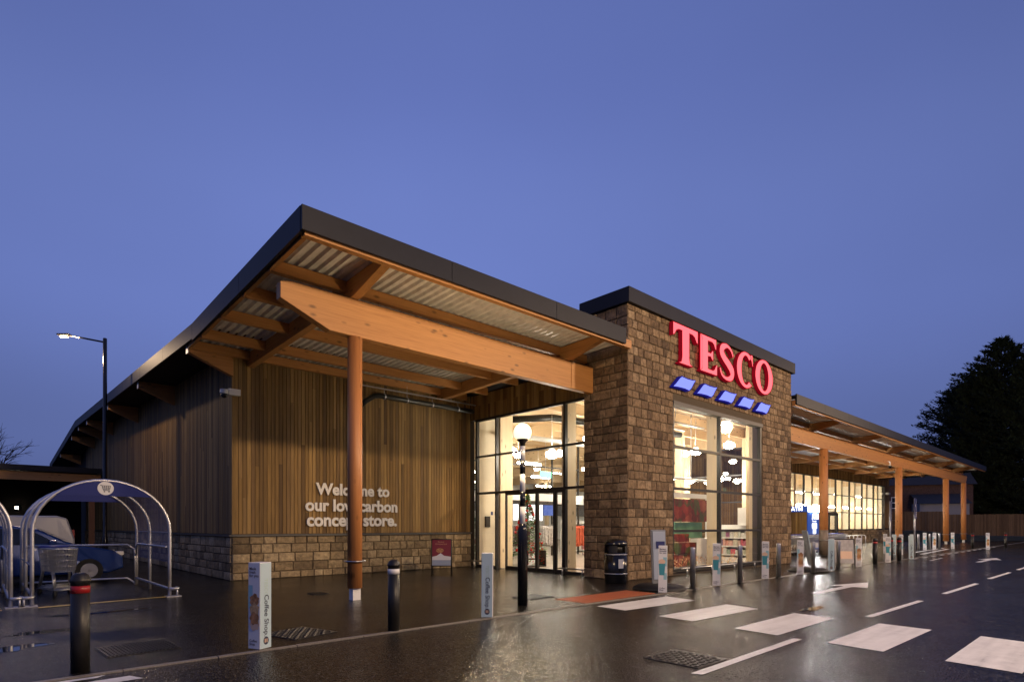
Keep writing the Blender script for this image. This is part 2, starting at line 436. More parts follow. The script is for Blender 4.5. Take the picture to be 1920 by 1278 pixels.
M['screen'] = simple("lit price screen", (.8, .8, .8), .4, emit=(.85, .9, 1), es=1.2)
M['letter_white'] = simple("white cut letters", (.78, .76, .73), .5)
M['sleeve'] = simple("white sleeve", (.72, .72, .74), .45)
M['sleeve_blue'] = simple("pale blue sleeve", (.46, .60, .66), .45)
M['ink'] = simple("navy lettering", (.02, .025, .06), .5)
M['ink_faint'] = simple("faint mint lettering", (.40, .55, .50), .5)
M['peach'] = simple("peach print", (.72, .50, .36), .5)
M['teal'] = simple("teal print", (.05, .27, .34), .5)
M['sky_print'] = simple("light blue print", (.30, .52, .60), .5)
M['crust'] = simple("brown bread print", (.42, .20, .08), .5, var=.5, bscale=25)
M['crust2'] = simple("golden bread print", (.60, .38, .18), .5, var=.4, bscale=25)
M['poster_red'] = simple("dark red poster", (.22, .025, .03), .3)
M['poster_grey'] = simple("grey blue poster", (.33, .38, .48), .3)
M['gold'] = simple("gold lettering", (.55, .32, .16), .4)
M['navy'] = simple("navy canopy panel", (.010, .022, .17), .7)
M['poly'] = frosted("blue grey polycarbonate", (.16, .19, .36), .48)
M['car_blue'] = simple("metallic blue car paint", (.006, .03, .15), .25, .3, coat=.8)
M['van_white'] = simple("white van paint", (.36, .36, .37), .3, coat=.5)
M['car_glass'] = simple("dark car glass", (.012, .014, .016), .05)
M['tyre'] = simple("tyre rubber", (.012, .012, .012), .8)
M['alloy'] = simple("alloy wheel", (.35, .35, .37), .35, .8)
M['headlamp'] = simple("clear headlamp", (.6, .6, .62), .1)
M['wire'] = simple("trolley wire", (.60, .60, .58), .3, .9)
M['handle_blue'] = simple("blue trolley handle", (.03, .05, .30), .4)
M['tactile'] = simple("red tactile paving", (.34, .095, .035), .38, bump=.2, bscale=40, var=.2)
M['iron'] = simple("wet cast iron", (.018, .016, .014), .34, .1, bump=.3, bscale=60)
M['bark'] = simple("bark", (.035, .028, .022), .9, bump=.5, bscale=20)
M['conifer'] = islands("conifer foliage", [(0, (.010, .020, .010)), (.5, (.018, .034, .016)), (1, (.030, .050, .022))], .9, (4, 4, 4), .4, 0, 0)
M['fence'] = islands("fence boards", [(0, (.09, .052, .026)), (.5, (.125, .075, .038)), (1, (.16, .098, .052))], .85, (20, 20, 1.5), .3, .2, .003)
M['brick'] = simple("dark brick", (.10, .055, .042), .9, var=.3, bscale=9)
M['roof_tile'] = simple("slate roof", (.04, .04, .045), .8, var=.2, bscale=6)
M['render_white'] = simple("white render", (.26, .26, .29), .8)
M['pane_dark'] = simple("unlit window glass", (.015, .017, .022), .06)
M['earth'] = simple("dark planted bank", (.022, .024, .014), .95, bump=.8, bscale=6, var=.4)
M['ground'] = simple("dark verge ground", (.022, .021, .018), .9, var=.3, bscale=.3)
M['fir'] = islands("christmas tree needles", [(0, (.03, .09, .03)), (1, (.10, .20, .06))], .8, (9, 9, 9), .3, 0, 0)
M['bauble'] = simple("red bauble", (.55, .02, .02), .2)
M['xmas_gold'] = simple("gold star", (.7, .48, .10), .3, .5)
M['cloth_grey'] = islands("grey patterned clothes", [(0, (.05, .05, .06)), (.5, (.35, .34, .34)), (1, (.62, .60, .58))], .9, (14, 14, 14), .6, .3, .01)
M['cloth_red'] = islands("red clothes", [(0, (.30, .03, .03)), (1, (.6, .13, .05))], .9, (9, 9, 9), .4, .3, .01)
M['cloth_dark'] = islands("dark clothes", [(0, (.02, .02, .03)), (1, (.16, .05, .07))], .9, (9, 9, 9), .4, .3, .01)
M['green_stand'] = simple("green display board", (.10, .24, .16), .5, var=.2, bscale=3)
def picture(name, stops, scale):
    m, t, p = mat_new(name); c = t.nodes.new("ShaderNodeTexCoord"); v = t.nodes.new("ShaderNodeTexVoronoi"); v.inputs["Scale"].default_value = scale
    n = t.nodes.new("ShaderNodeTexNoise"); n.inputs["Scale"].default_value = scale*.4; n.inputs["Detail"].default_value = 3
    t.links.new(c.outputs["Object"], v.inputs["Vector"]); t.links.new(c.outputs["Object"], n.inputs["Vector"])
    sp = t.nodes.new("ShaderNodeSeparateColor"); t.links.new(v.outputs["Color"], sp.inputs[0])
    a = t.nodes.new("ShaderNodeMath"); a.operation = 'MULTIPLY_ADD'; a.inputs[1].default_value = .5; t.links.new(sp.outputs[0], a.inputs[0])
    h = t.nodes.new("ShaderNodeMath"); h.operation = 'MULTIPLY'; h.inputs[1].default_value = .55; t.links.new(n.outputs["Fac"], h.inputs[0]); t.links.new(h.outputs[0], a.inputs[2])
    rp = rampnode(t, stops); t.links.new(a.outputs[0], rp.inputs[0]); t.links.new(rp.outputs[0], p.inputs["Base Color"]); p.inputs["Roughness"].default_value = .4
    return m
M['tomato'] = picture("red produce picture", [(.18, (.03, .05, .015)), (.36, (.07, .08, .025)), (.46, (.10, .015, .012)), (.62, (.21, .028, .02)), (.8, (.30, .08, .05))], 4.0)
M['goods'] = islands("packaged goods", [(0, (.10, .10, .22)), (.25, (.40, .06, .06)), (.5, (.55, .50, .40)), (.7, (.12, .22, .14)), (1, (.65, .62, .6))], .5, (20, 20, 20), .4, 0, 0)
M['sleeve_brown'] = simple("brown column sleeve", (.17, .13, .10), .45)
M['board_grey'] = simple("greyed poster board", (.38, .36, .36), .5, var=.2, bscale=9)
M['sign_blue'] = simple("blue sign plate", (.012, .02, .12), .4)

# ------------------------------------------------------------------ setting: ground, road, pavement
KY = 7.15
g = MB(); g.quad((-600, -600, -.03), (600, -600, -.03), (600, 600, -.03), (-600, 600, -.03))
tag(g.build("ground", M['ground']), "dark verge ground beyond the car park", "ground", kind="structure")
g = MB(); g.quad((-60, -40, -.012), (74, -40, -.012), (74, KY, -.012), (-60, KY, -.012))
tag(g.build("road", M['asphalt']), "wet dark asphalt road with rough grain and sparkle partly painted in", "road", kind="structure")
g = MB(); g.quad((-60, KY+.075, 0), (74, KY+.075, 0), (74, 60, 0), (-60, 60, 0))
tag(g.build("pavement", M['pave']), "wet dark asphalt pavement in front of the store", "pavement", kind="structure")
g = MB()
x = -30.0
while x < 74:
    g.box(x, x+.905, KY, KY+.075, -.05, .004+random.uniform(-.003, .003)); x += .915
tag(g.build("kerb", M['kerb']), "flush pale kerb line between road and pavement", "kerb", kind="structure")
ZR = -.008
def mark(name, polys, label, mat='white', z=ZR, kind='structure'):
    g = MB()
    for p in polys: g.add([(a, b, z) for a, b in p], [tuple(range(len(p)))])
    return tag(g.build(name, M[mat]), label, "road marking", kind=kind)
stripes = [[(8.54, 6.92), (8.48, 6.22), (10.66, 6.10), (10.82, 6.86)], [(8.37, 5.46), (8.30, 4.79), (10.45, 4.72), (10.58, 5.40)],
           [(8.19, 4.06), (8.10, 3.39), (10.26, 3.39), (10.38, 4.06)], [(8.06, 2.75), (7.98, 2.09), (10.18, 2.05), (10.26, 2.74)],
           [(7.95, 1.48), (7.85, .82), (9.95, .72), (10.1, 1.48)], [(7.85, .15), (7.75, -.5), (9.9, -.55), (10.0, .13)]]
mark("zebra_crossing", stripes, "white zebra crossing stripes across the wet road")
mark("stop_line", [[(5.36, 3.12), (5.40, 3.01), (8.07, 3.05), (8.04, 3.16)]], "long white line beside the metal access cover")
mark("centre_line", [[(10.84, 3.11), (10.86, 3.00), (13.97, 2.94), (13.98, 3.05)], [(15.8, 3.01), (15.78, 2.90), (19.17, 2.84), (19.25, 2.95)],
                     [(21.18, 2.97), (21.15, 2.86), (24.57, 2.81), (24.64, 2.91)], [(26.2, 2.9), (26.18, 2.79), (29.6, 2.75), (29.6, 2.86)], [(31.5, 2.86), (31.5, 2.75), (35, 2.72), (35, 2.83)]], "white dashed centre line of the road")
def arrow(x0, x1, y, label):
    l = x1-x0; h = x1-l*.42
    mark("direction_arrow", [[(x0, y+.10), (x0-.02, y-.10), (h, y-.10), (h, y+.10)], [(h-.02, y-.42), (x1, y), (h-.02, y+.42)]], label)
arrow(13.75, 17.5, 4.92, "white painted arrow on the road just past the zebra crossing")
arrow(30.5, 35.0, 4.55, "far white painted arrow beyond the row of bollards")
mark("edge_line", [[(-1.2, 7.16-.05), (-1.2, 6.98), (.86, 7.02), (.95, 7.10)], [(-1.2, 6.86), (-1.2, 6.66), (1.2, 6.70), (1.12, 6.90)]], "two short white lines by the kerb at the near left")
mark("dotted_line", [[(31+i*1.75, 7.02), (31+i*1.75, 6.90), (31.9+i*1.75, 6.90), (31.9+i*1.75, 7.02)] for i in range(13)], "white dotted line along the far kerb")
mark("loading_hatching", [[(36.5, 7.9), (36.5, 7.7), (46, 8.3), (46, 8.5)], [(38.5, 8.7), (38.5, 8.5), (48, 8.9), (48, 9.1)], [(30, 6.15), (30, 6.07), (33, 6.2), (33, 6.28)]], "white hatched lines in front of the far columns", z=.006)
mark("bay_line", [[(.80, 13.72), (.80, 13.58), (2.92, 13.86), (2.92, 14.0)], [(-1.8, 13.72), (-1.8, 13.58), (.30, 13.60), (.30, 13.74)]], "yellow line across the mouth of the trolley shelters", 'yellow', z=.006)
def puddle(cx, cy, rx, ry, z, rot=0):
    g = MB(); n = 40; ph = [random.uniform(0, 6.28) for _ in range(5)]; pts = []
    for i in range(n):
        a = 2*PI*i/n
        rr = 1+.22*math.sin(2*a+ph[0])+.15*math.sin(3*a+ph[1])+.10*math.sin(5*a+ph[2])+.06*math.sin(9*a+ph[3])
        u, v = rx*rr*math.cos(a), ry*rr*math.sin(a)
        pts.append((cx+u*math.cos(rot)-v*math.sin(rot), cy+u*math.sin(rot)+v*math.cos(rot), z))
    g.add(pts, [tuple(range(n))])
    tag(g.build("puddle", M['puddle']), "still rain puddle on the asphalt", "puddle", kind="structure")
for a in [(11.2, 4.05, .5, .09, ZR+.002), (.75, 10.5, .5, .13, .003), (.25, 9.35, .35, .22, .003), (1.6, 12.2, .7, .10, .003)]:
    puddle(*a)

# ------------------------------------------------------------------ the store
TX0, TX1, TY0, TY1 = 13.06, 23.95, 9.5, 11.05
GX, YW, WX = 13.4, 16.79, 5.1
XE = 66.0
def P(y):   # top of the roof edge
    pts = [(9.28, 6.76), (15.9, 6.50), (39.5, 7.24), (55, 6.1)]
    if y <= pts[0][0]: return pts[0][1]+(pts[0][0]-y)*.04
    for (a, za), (b, zb) in zip(pts, pts[1:]):
        if y <= b: return za+(zb-za)*(y-a)/(b-a)
    return pts[-1][1]
store = empty("supermarket_building", (WX, YW, 0), "long timber and stone supermarket with oversailing roof and lit glass entrance", "supermarket")

def board_wall(name, axis, fixed, a, b, z0, ztop, parent, face=-1, mat='boards', wd=.098, gap=.012):
    """vertical boards on a plane; axis 'x': wall runs along X at y=fixed"""
    mb = MB(); p = a
    while p < b-.02:
        q = min(p+wd, b); zt = ztop((p+q)/2) if callable(ztop) else ztop
        d0 = fixed; d1 = fixed+face*(.020+random.uniform(0, .006))
        cuts = [z0, zt]
        if random.random() < .45:
            c = random.uniform(z0+.5, zt-.4)
            cuts = [z0, c, zt]
        for i in range(len(cuts)-1):
            za, zb = cuts[i]+.002, cuts[i+1]-.002
            lo, hi = min(d0, d1), max(d0, d1)
            if axis == 'x': mb.box(p, q, lo, hi, za, zb)
            else: mb.box(lo, hi, p, q, za, zb)
        p += wd+gap
    o = mb.build(name, M[mat], parent)
    return o
def stones(mb, axis, fixed, a, b, z0, z1, course, wmin, wmax, holes=(), face=-1, prot=.03):
    z = z0
    while z < z1-.02:
        h = min(course*random.choice((.85, 1, 1, 1.12)), z1-z)
        if z1-(z+h) < course*.45: h = z1-z
        segs = [(a, b)]
        for (ha, hb, hz0, hz1) in holes:
            if z+h > hz0+.02 and z < hz1-.02:
                ns = []
                for s, e in segs:
                    if ha > s: ns.append((s, min(e, ha)))
                    if hb < e: ns.append((max(s, hb), e))
                segs = [q for q in ns if q[1]-q[0] > .02]
        for s, e in segs:
            p = s
            while p < e-.01:
                q = p+random.uniform(wmin, wmax)
                if e-q < wmin*.6: q = e
                j = .007; u0, u1, v0, v1 = p+j, q-j, z+j, z+h-j
                c = min(.014, (u1-u0)*.2); pr = prot*random.uniform(.6, 1.15)
                def V(u, v, d): return (u, fixed+face*d, v) if axis == 'x' else (fixed+face*d, u, v)
                jit = lambda: random.uniform(-.006, .006)
                bk = [V(u0, v0, 0), V(u1, v0, 0), V(u1, v1, 0), V(u0, v1, 0)]
                fr = [V(u0+c+jit(), v0+c+jit(), pr+jit()), V(u1-c+jit(), v0+c+jit(), pr+jit()), V(u1-c+jit(), v1-c+jit(), pr+jit()), V(u0+c+jit(), v1-c+jit(), pr+jit())]
                ct = [tuple((fr[0][i]+fr[1][i]+fr[2][i]+fr[3][i])/4 for i in range(3))]
                dd = face*random.uniform(0, .014)
                ct = [(ct[0][0], ct[0][1]+dd, ct[0][2]) if axis == 'x' else (ct[0][0]+dd, ct[0][1], ct[0][2])]
                mb.add(bk+fr+ct, [(0,1,5,4),(1,2,6,5),(2,3,7,6),(3,0,4,7),(4,5,8),(5,6,8),(6,7,8),(7,4,8)])
                p = q
        z += h
    return mb

# walls
core = MB(); core.box(WX+.02, GX+.2, YW+.02, YW+.2, 0, 6.32)
core.add([(WX+.02, YW+.2, 0), (WX+.2, YW+.2, 0), (WX+.2, 54.5, 0), (WX+.02, 54.5, 0)] + [(WX+.02, YW+.2, 6.3), (WX+.2, YW+.2, 6.3), (WX+.2, 54.5, 5.9), (WX+.02, 54.5, 5.9)],
         [(0,1,2,3), (4,5,6,7), (0,1,5,4), (1,2,6,5), (2,3,7,6), (3,0,4,7)])
core.add([(WX+.03, YW+.2, 6.3), (WX+.03, 39.5, P(39.5)-.2), (WX+.03, 54.5, 5.9), (WX+.15, YW+.2, 6.3), (WX+.15, 39.5, P(39.5)-.2), (WX+.15, 54.5, 5.9)], [(0,1,2), (3,4,5), (0,1,4,3), (1,2,5,4)])
core.build("wall_core", M['boards_dark'], store)
board_wall("front_cladding", 'x', YW, WX+.04, GX-.05, 1.27, 6.25, store)
board_wall("side_cladding", 'y', WX, YW+.04, 46, 1.27, lambda y: P(y)-.2, store)
mb = MB(); mb.box(WX-.03, WX+.035, YW-.03, YW+.035, 1.27, 6.2); mb.build("corner_trim", M['boards'], store)
board_wall("entrance_cladding", 'y', GX, TY1, YW-.03, 5.37, 6.25, store)
mb = MB(); mb.box(GX, GX+.15, TY1, YW, 5.36, 6.3); mb.build("entrance_lintel", M['boards_dark'], store)
pl = MB(); stones(pl, 'x', YW-.04, WX-.04, GX-.05, 0, 1.2, .235, .26, .62, prot=.04); stones(pl, 'y', WX-.04, YW-.04, 46, 0, 1.2, .235, .26, .62, prot=.04)
plo = pl.build("stone_plinth", M['plinth'], store)
mb = MB(); mb.box(WX-.042, GX-.05, YW-.042, YW+.02, 0, 1.2); mb.box(WX-.042, WX+.02, YW-.04, 46, 0, 1.2); mb.build("mortar_bed", M['mortar'], plo)
mb = MB(); mb.box(WX-.12, GX-.04, YW-.12, YW+.02, 1.203, 1.262); mb.box(WX-.12, WX+.02, YW+.02, 46, 1.203, 1.262); mb.build("ledge_flashing", M['flash'], store)

# right wing wall
board_wall("wing_cladding", 'x', YW, 27.8, XE, 5.32, 6.25, store)
board_wall("wing_lower_cladding", 'x', YW, 27.8, 41.4, 1.27, 5.32, store)
board_wall("wing_end_cladding", 'x', YW, 64.4, XE, 1.27, 5.32, store)
mb = MB(); mb.box(27.7, XE, YW+.02, YW+.2, 5.31, 6.32); mb.box(27.7, 41.4, YW+.02, YW+.2, 0, 5.31); mb.box(64.4, XE, YW+.02, YW+.2, 0, 5.31); mb.box(XE-.2, XE, YW+.2, 50, 0, 6.3); mb.build("wing_wall_core", M['boards_dark'], store)
pl = MB(); stones(pl, 'x', YW-.04, 27.8, XE, 0, 1.12, .235, .3, .62, prot=.04); pw = pl.build("stone_plinth", M['plinth'], store)
mb = MB(); mb.box(27.8, XE, YW-.042, YW+.1, 0, 1.12); mb.build("mortar_bed", M['mortar'], pw)
LX = 27.6
fg = MB()
for yc in (11.3, 13.05, 14.85, 16.65): fg.box(LX, LX+.12, yc-.04, yc+.04, 0, 5.36)
for ya, yb2 in ((11.34, 13.01), (13.09, 14.81), (14.89, 16.61)):
    for zc in (.05, 2.67, 4.0, 5.32): fg.box(LX+.006, LX+.114, ya, yb2, zc-.035, zc+.035)
fgo = fg.build("exit_glazing", M['frame'], store)
for ya, yb2 in ((11.34, 13.01), (13.09, 14.81), (14.89, 16.61)):
    for z0, z1 in ((.09, 2.63), (2.71, 3.96), (4.04, 5.28)):
        mb = MB(); mb.quad((LX+.06, ya, z0), (LX+.06, yb2, z0), (LX+.06, yb2, z1), (LX+.06, ya, z1)); mb.build("pane", M['glass'], fgo)
mb = MB(); mb.box(LX, LX+.16, 11.2, YW+.2, 5.36, 6.25); mb.build("exit_lintel", M['shop_ceiling'], store)
for yc in (11.5, 13.0, 14.6, 16.2):
    mb = MB(); mb.box(LX-.3, LX-.01, yc-.12, yc+.12, .012, 5.75); mb.build("interior_column", M['pale_z'], store)
mb = MB(); mb.box(TX1-.3, LX, 11.05, 11.2, 0, 6.2); mb.build("porch_front_wall", M['shop_ceiling'], store)
board_wall("porch_cladding", 'x', 11.05, TX1+.02, LX+.18, .02, 6.2, store)
board_wall("porch_end_cladding", 'y', LX+.18, 11.05, YW, 5.37, 6.2, store, face=1)
mb = MB(); mb.box(XE-.6, XE-.4, YW+.3, 44, .012, 6.2); mb.build("end_inner_wall", M['cream'], store)

# stone tower
WX0, WX1, WZ0, WZ1 = 15.31, 21.32, .12, 5.25
tw = MB(); stones(tw, 'x', TY0, TX0-.03, TX1, 0, 7.58, .24, .20, .44, holes=[(WX0-.02, WX1+.02, 0, WZ1+.02)])
stones(tw, 'y', TX0, TY0-.03, TY1, 0, 7.58, .24, .22, .46)
two = tw.build("stone_tower", M['stone'], store)
mb = MB()
mb.box(TX0-.002, WX0, TY0-.002, TY0+.35, 0, 7.58); mb.box(WX1, TX1, TY0-.002, TY0+.35, 0, 7.58); mb.box(WX0, WX1, TY0-.002, TY0+.35, WZ1, 7.58); mb.box(WX0, WX1, TY0-.002, TY0+.35, 0, WZ0-.02)
mb.box(TX0-.002, TX0+.3, TY0+.35, TY1, 0, 7.58); mb.box(TX1-.3, TX1, TY0+.35, TY1, 0, 7.58); mb.box(TX0+.3, TX1-.3, TY1-.2, TY1, 6.3, 7.58)
mb.build("mortar_bed", M['mortar'], two)
mb = MB(); mb.box(TX0-.11, TX1+.16, TY0-.12, TY1+.1, 7.585, 8.0); mb.build("tower_coping", M['fascia'], store, bevel=.012)

# roof and fascias
mb = MB(); x = 3.88
while x < 12.7:
    q = min(x+3.05, 12.7); mb.box(x+.004, q-.004, 9.28, 9.34, 6.35, 6.76); x = q
mb.build("front_fascia", M['fascia'], store, bevel=.006)
mb = MB(); x = TX1+.05
while x < XE:
    q = min(x+3.05, XE); mb.box(x+.004, q-.004, 9.28, 9.34, 6.35, 6.76); x = q
mb.build("front_fascia", M['fascia'], store, bevel=.006)
ys = [9.345, 12.4, 15.9, 19, 22.2, 25.3, 28.5, 31.6, 34.8, 37.6, 39.5, 42.6, 46, 49, 52, 55]
for xa, xb in ((3.88, 3.94), (XE-.06, XE)):
    mb = MB()
    for a, b in zip(ys, ys[1:]):
        a2, b2 = a+.006, b-.006
        za, zb = P(a2), P(b2); d0 = .42 if a < 15.9 else .37
        mb.add([(xa, a2, za-d0), (xb, a2, za-d0), (xb, b2, zb-d0), (xa, b2, zb-d0), (xa, a2, za), (xb, a2, za), (xb, b2, zb), (xa, b2, zb)],
               [(0,3,2,1),(4,5,6,7),(0,1,5,4),(1,2,6,5),(2,3,7,6),(3,0,4,7)])
    mb.build("side_fascia", M['fascia'], store)
mb = MB()
for a, b, xa, xb in ((9.345, 11.1, 3.945, 12.7), (9.345, 11.1, TX1+.06, XE-.065), (11.1, 15.9, 3.945, XE-.065), (15.9, 39.5, 3.945, XE-.065), (39.5, 54.9, 3.945, XE-.065)):
    za, zb = P(a)-.03, P(b)-.03
    mb.add([(xa, a, za-.1), (xb, a, za-.1), (xb, b, zb-.1), (xa, b, zb-.1), (xa, a, za), (xb, a, za), (xb, b, zb), (xa, b, zb)],
           [(0,3,2,1),(4,5,6,7),(0,1,5,4),(1,2,6,5),(2,3,7,6),(3,0,4,7)])
mb.build("roof", M['fascia'], store)
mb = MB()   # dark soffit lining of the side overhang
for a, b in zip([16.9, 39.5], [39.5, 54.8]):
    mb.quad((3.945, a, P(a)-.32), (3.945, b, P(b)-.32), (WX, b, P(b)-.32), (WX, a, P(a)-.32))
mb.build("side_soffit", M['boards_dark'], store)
def corr(x0, x1, y0, y1, name, parent):
    mb = MB(); per = .20; x = x0; prof = []
    while x < x1:
        for dx, dz in ((0, 0), (.035, .055), (.10, .055), (.135, 0)):
            if x+dx <= x1: prof.append((x+dx, dz))
        x += per
    n = len(prof)
    vs = []
    for y in (y0, y1):
        for (px, dz) in prof: vs.append((px, y, P(y)-.235+dz))
    mb.add(vs, [(i, i+1, n+i+1, n+i) for i in range(n-1)])
    mb.build(name, M['deck'], parent)
corr(3.96, 12.98, 9.36, 16.75, "corrugated_soffit", store)
corr(TX1+.05, XE-.08, 9.36, 16.75, "corrugated_soffit", store)
def sloped(mb, x0, x1, y0, y1, top, bot):
    """bar running along X whose top follows the roof"""
    mb.add([(x0, y0, P(y0)-bot), (x1, y0, P(y0)-bot), (x1, y1, P(y1)-bot), (x0, y1, P(y1)-bot), (x0, y0, P(y0)-top), (x1, y0, P(y0)-top), (x1, y1, P(y1)-top), (x0, y1, P(y1)-top)],
           [(0,3,2,1),(4,5,6,7),(0,1,5,4),(1,2,6,5),(2,3,7,6),(3,0,4,7)])
for (xa, xb) in ((3.96, 13.02), (TX1+.06, XE-.08)):
    mb = MB(); sloped(mb, xa, xb, 9.35, 9.47, .25, .455); mb.build("edge_purlin", M['wood_x'], store)
    for yc in (10.97, 12.38, 13.88, 15.42, 16.6):
        mb = MB(); sloped(mb, xa, xb, yc-.06, yc+.06, .242, .475); mb.build("purlin", M['wood_x'], store, bevel=.006)
mb = MB(); mb.add([(3.96, 9.5, P(9.5)-.24), (4.04, 9.5, P(9.5)-.24), (4.04, 16.7, P(16.7)-.24), (3.96, 16.7, P(16.7)-.24), (3.96, 9.5, P(9.5)-.46), (4.04, 9.5, P(9.5)-.46), (4.04, 16.7, P(16.7)-.46), (3.96, 16.7, P(16.7)-.46)],
        [(0,3,2,1),(4,5,6,7),(0,1,5,4),(1,2,6,5),(2,3,7,6),(3,0,4,7)]); mb.build("barge_board", M['wood_y'], store)
RX = [5.56, 11.95]+[29.75+6.36*i for i in range(6)]
for xr in RX:
    mb = MB()
    mb.prism([(9.5, P(9.5)-.27), (16.76, P(16.76)-.27), (16.76, 5.89), (10.6, 6.065), (9.5, P(9.5)-.44)], 'x', xr-.09, xr+.09)
    ro = mb.build("rafter", M['wood_y'], store, bevel=.008)
    mb = MB(); mb.box(xr-.1, xr+.1, 9.475, 9.498, 6.33, 6.47); mb.build("end_bracket", M['flash'], ro)
for i, yb in enumerate([16.72, 23.05, 29.35, 35.7, 39.0, 42.1, 48.4]):   # brackets under the side overhang
    t = P(yb)-.33
    mb = MB(); mb.prism([(3.99, t), (WX-.03, t), (WX-.03, t-.66), (3.99, t-.22)], 'y', yb-.09, yb+.09)
    bo = mb.build("side_bracket", M['wood_x'], store, bevel=.008)
    mb = MB(); mb.box(3.965, 3.987, yb-.1, yb+.1, t-.24, t+.02); mb.build("end_bracket", M['galv'], bo)
# big beams on posts
mb = MB(); mb.prism([(4.08, 6.0), (4.3, 6.055), (13.04, 6.055), (13.04, 5.31), (5.04, 5.31), (4.08, 5.70)], 'y', 10.71, 10.91); b1 = mb.build("main_beam", M['wood_x'], store, bevel=.008)
mb = MB(); mb.box(12.1, 13.03, 10.695, 10.708, 5.33, 6.04); mb.build("splice_plate", M['wood_x'], b1)
mb = MB(); mb.prism([(TX1+.02, 6.055), (XE+.1, 6.055), (XE+.4, 5.95), (XE-.2, 5.34), (TX1+.02, 5.34)], 'y', 10.71, 10.91); mb.build("main_beam", M['wood_x'], store, bevel=.008)
def column(x, y, rad, zt, sleeve=False):
    mb = MB(); mb.lathe([(rad, .24), (rad, zt)], 32, (x, y, 0)); c = mb.build("timber_column", M['wood_z'], store)
    mb = MB(); mb.box(x-.085, x+.085, y-.085, y+.085, 0, .24); mb.build("column_foot", M['white_plain'], c)
    mb = MB(); ring = [(x+(rad+.055)*math.cos(2*PI*i/24), y+(rad+.055)*math.sin(2*PI*i/24), .785) for i in range(24)]
    mb.tube(ring, .016, 8, closed=True)
    for k in range(4):
        a = PI/4+k*PI/2; mb.tube([(x+rad*.95*math.cos(a), y+rad*.95*math.sin(a), .785), (x+(rad+.055)*math.cos(a), y+(rad+.055)*math.sin(a), .785)], .01, 6)
    mb.build("bumper_ring", M['steel'], c)
    if sleeve:
        mb = MB(); mb.lathe([(rad+.012, .02), (rad+.012, 1.28), (rad, 1.285)], 32, (x, y, 0)); mb.build("column_sleeve", M['sleeve_brown'], c)
column(5.62, 10.81, .146, 5.31)
for i, x in enumerate((31.3, 44.7, 58.4, 65.4)): column(x, 10.81, .20, 5.34, i == 0)

# entrance glazing (plane x = GX)
cw = MB()
def yb_(a, b, z0, z1, mb, x0=GX-.03, x1=GX+.09): mb.box(x0, x1, a, b, z0, z1)
for yc, h in ((16.45, .10), (15.36, .07), (12.12, .08), (11.08, .06)): yb_(yc-h/2, yc+h/2, 0, 5.36, cw)
for a, b in ((15.395, 16.4), (12.16, 15.325), (11.11, 12.08)):
    for zc, h in ((5.32, .08), (4.0, .06), (2.67, .08)): yb_(a, b, zc-h/2, zc+h/2, cw, GX-.024, GX+.084)
for a, b in ((15.395, 16.4), (11.11, 12.08)): yb_(a, b, .0, .09, cw, GX-.024, GX+.084)
cwo = cw.build("entrance_glazing", M['frame'], store)
def pane_x(y0, y1, z0, z1, par): mb = MB(); mb.quad((GX+.03, y0, z0), (GX+.03, y1, z0), (GX+.03, y1, z1), (GX+.03, y0, z1)); mb.build("pane", M['glass'], par)
for a, b in ((15.395, 16.4), (12.16, 15.325), (11.11, 12.08)):
    for z0, z1 in ((2.71, 3.97), (4.03, 5.28)): pane_x(a, b, z0, z1, cwo)
    if b-a < 2: pane_x(a, b, .09, 2.63, cwo)
pane_x(14.9, 15.325, .02, 2.63, cwo)
doors = [("side_screen", 13.38, 14.88), ("sliding_door", 12.56, 13.36), ("sliding_door", 12.17, 12.54)]
for nme, a, b in doors:
    mb = MB(); x0, x1 = (GX-.01, GX+.07)
    sw = .04 if nme == "side_screen" else .055
    mb.box(x0, x1, a, a+sw, 0, 2.63); mb.box(x0, x1, b-sw, b, 0, 2.63); mb.box(x0+.003, x1-.003, a+sw, b-sw, 0, .12); mb.box(x0+.003, x1-.003, a+sw, b-sw, 2.55, 2.63)
    d = mb.build(nme, M['frame'], store)
    pane_x(a+sw, b-sw, .12, 2.55, d)
    mb = MB()   # row of manifestation dots on the glass
    for z in (.98, 1.5):
        y = a+sw+.08
        while y < b-sw-.04:
            vs = [(GX+.02, y+.022*math.cos(2*PI*k/10), z+.022*math.sin(2*PI*k/10)) for k in range(10)]
            mb.add(vs, [tuple(range(10))]); y += .15
    mb.build("glass_dots", M['white_band'], d)
def rail_obj(pts_list, label, posts):
    mb = MB()
    for pts in pts_list: mb.tube(pts, .024, 8)
    r_ = mb.build("crash_rail", M['steel']); tag(r_, label, "rail")
    return r_
rail_obj([[(13.15, 10.95, .20), (13.15, 12.15, .20)], [(13.15, 11.2, 0), (13.15, 11.2, .20)], [(13.15, 12.0, 0), (13.15, 12.0, .20)]], "low steel crash rail at the foot of the glass beside the litter bin", 2)
rail_obj([[(13.15, 15.4, .24), (13.15, 16.6, .24)], [(13.15, 15.6, 0), (13.15, 15.6, .24)], [(13.15, 16.3, 0), (13.15, 16.3, .24)]], "low steel crash rail in the inner corner of the entrance glass", 2)
rail_obj([[(15.4, 9.25, .22), (21.4, 9.25, .22)]]+[[(x, 9.25, 0), (x, 9.25, .22)] for x in (15.7, 17.2, 18.7, 20.2, 21.2)], "long low steel crash rail under the tall stone tower window", 5)

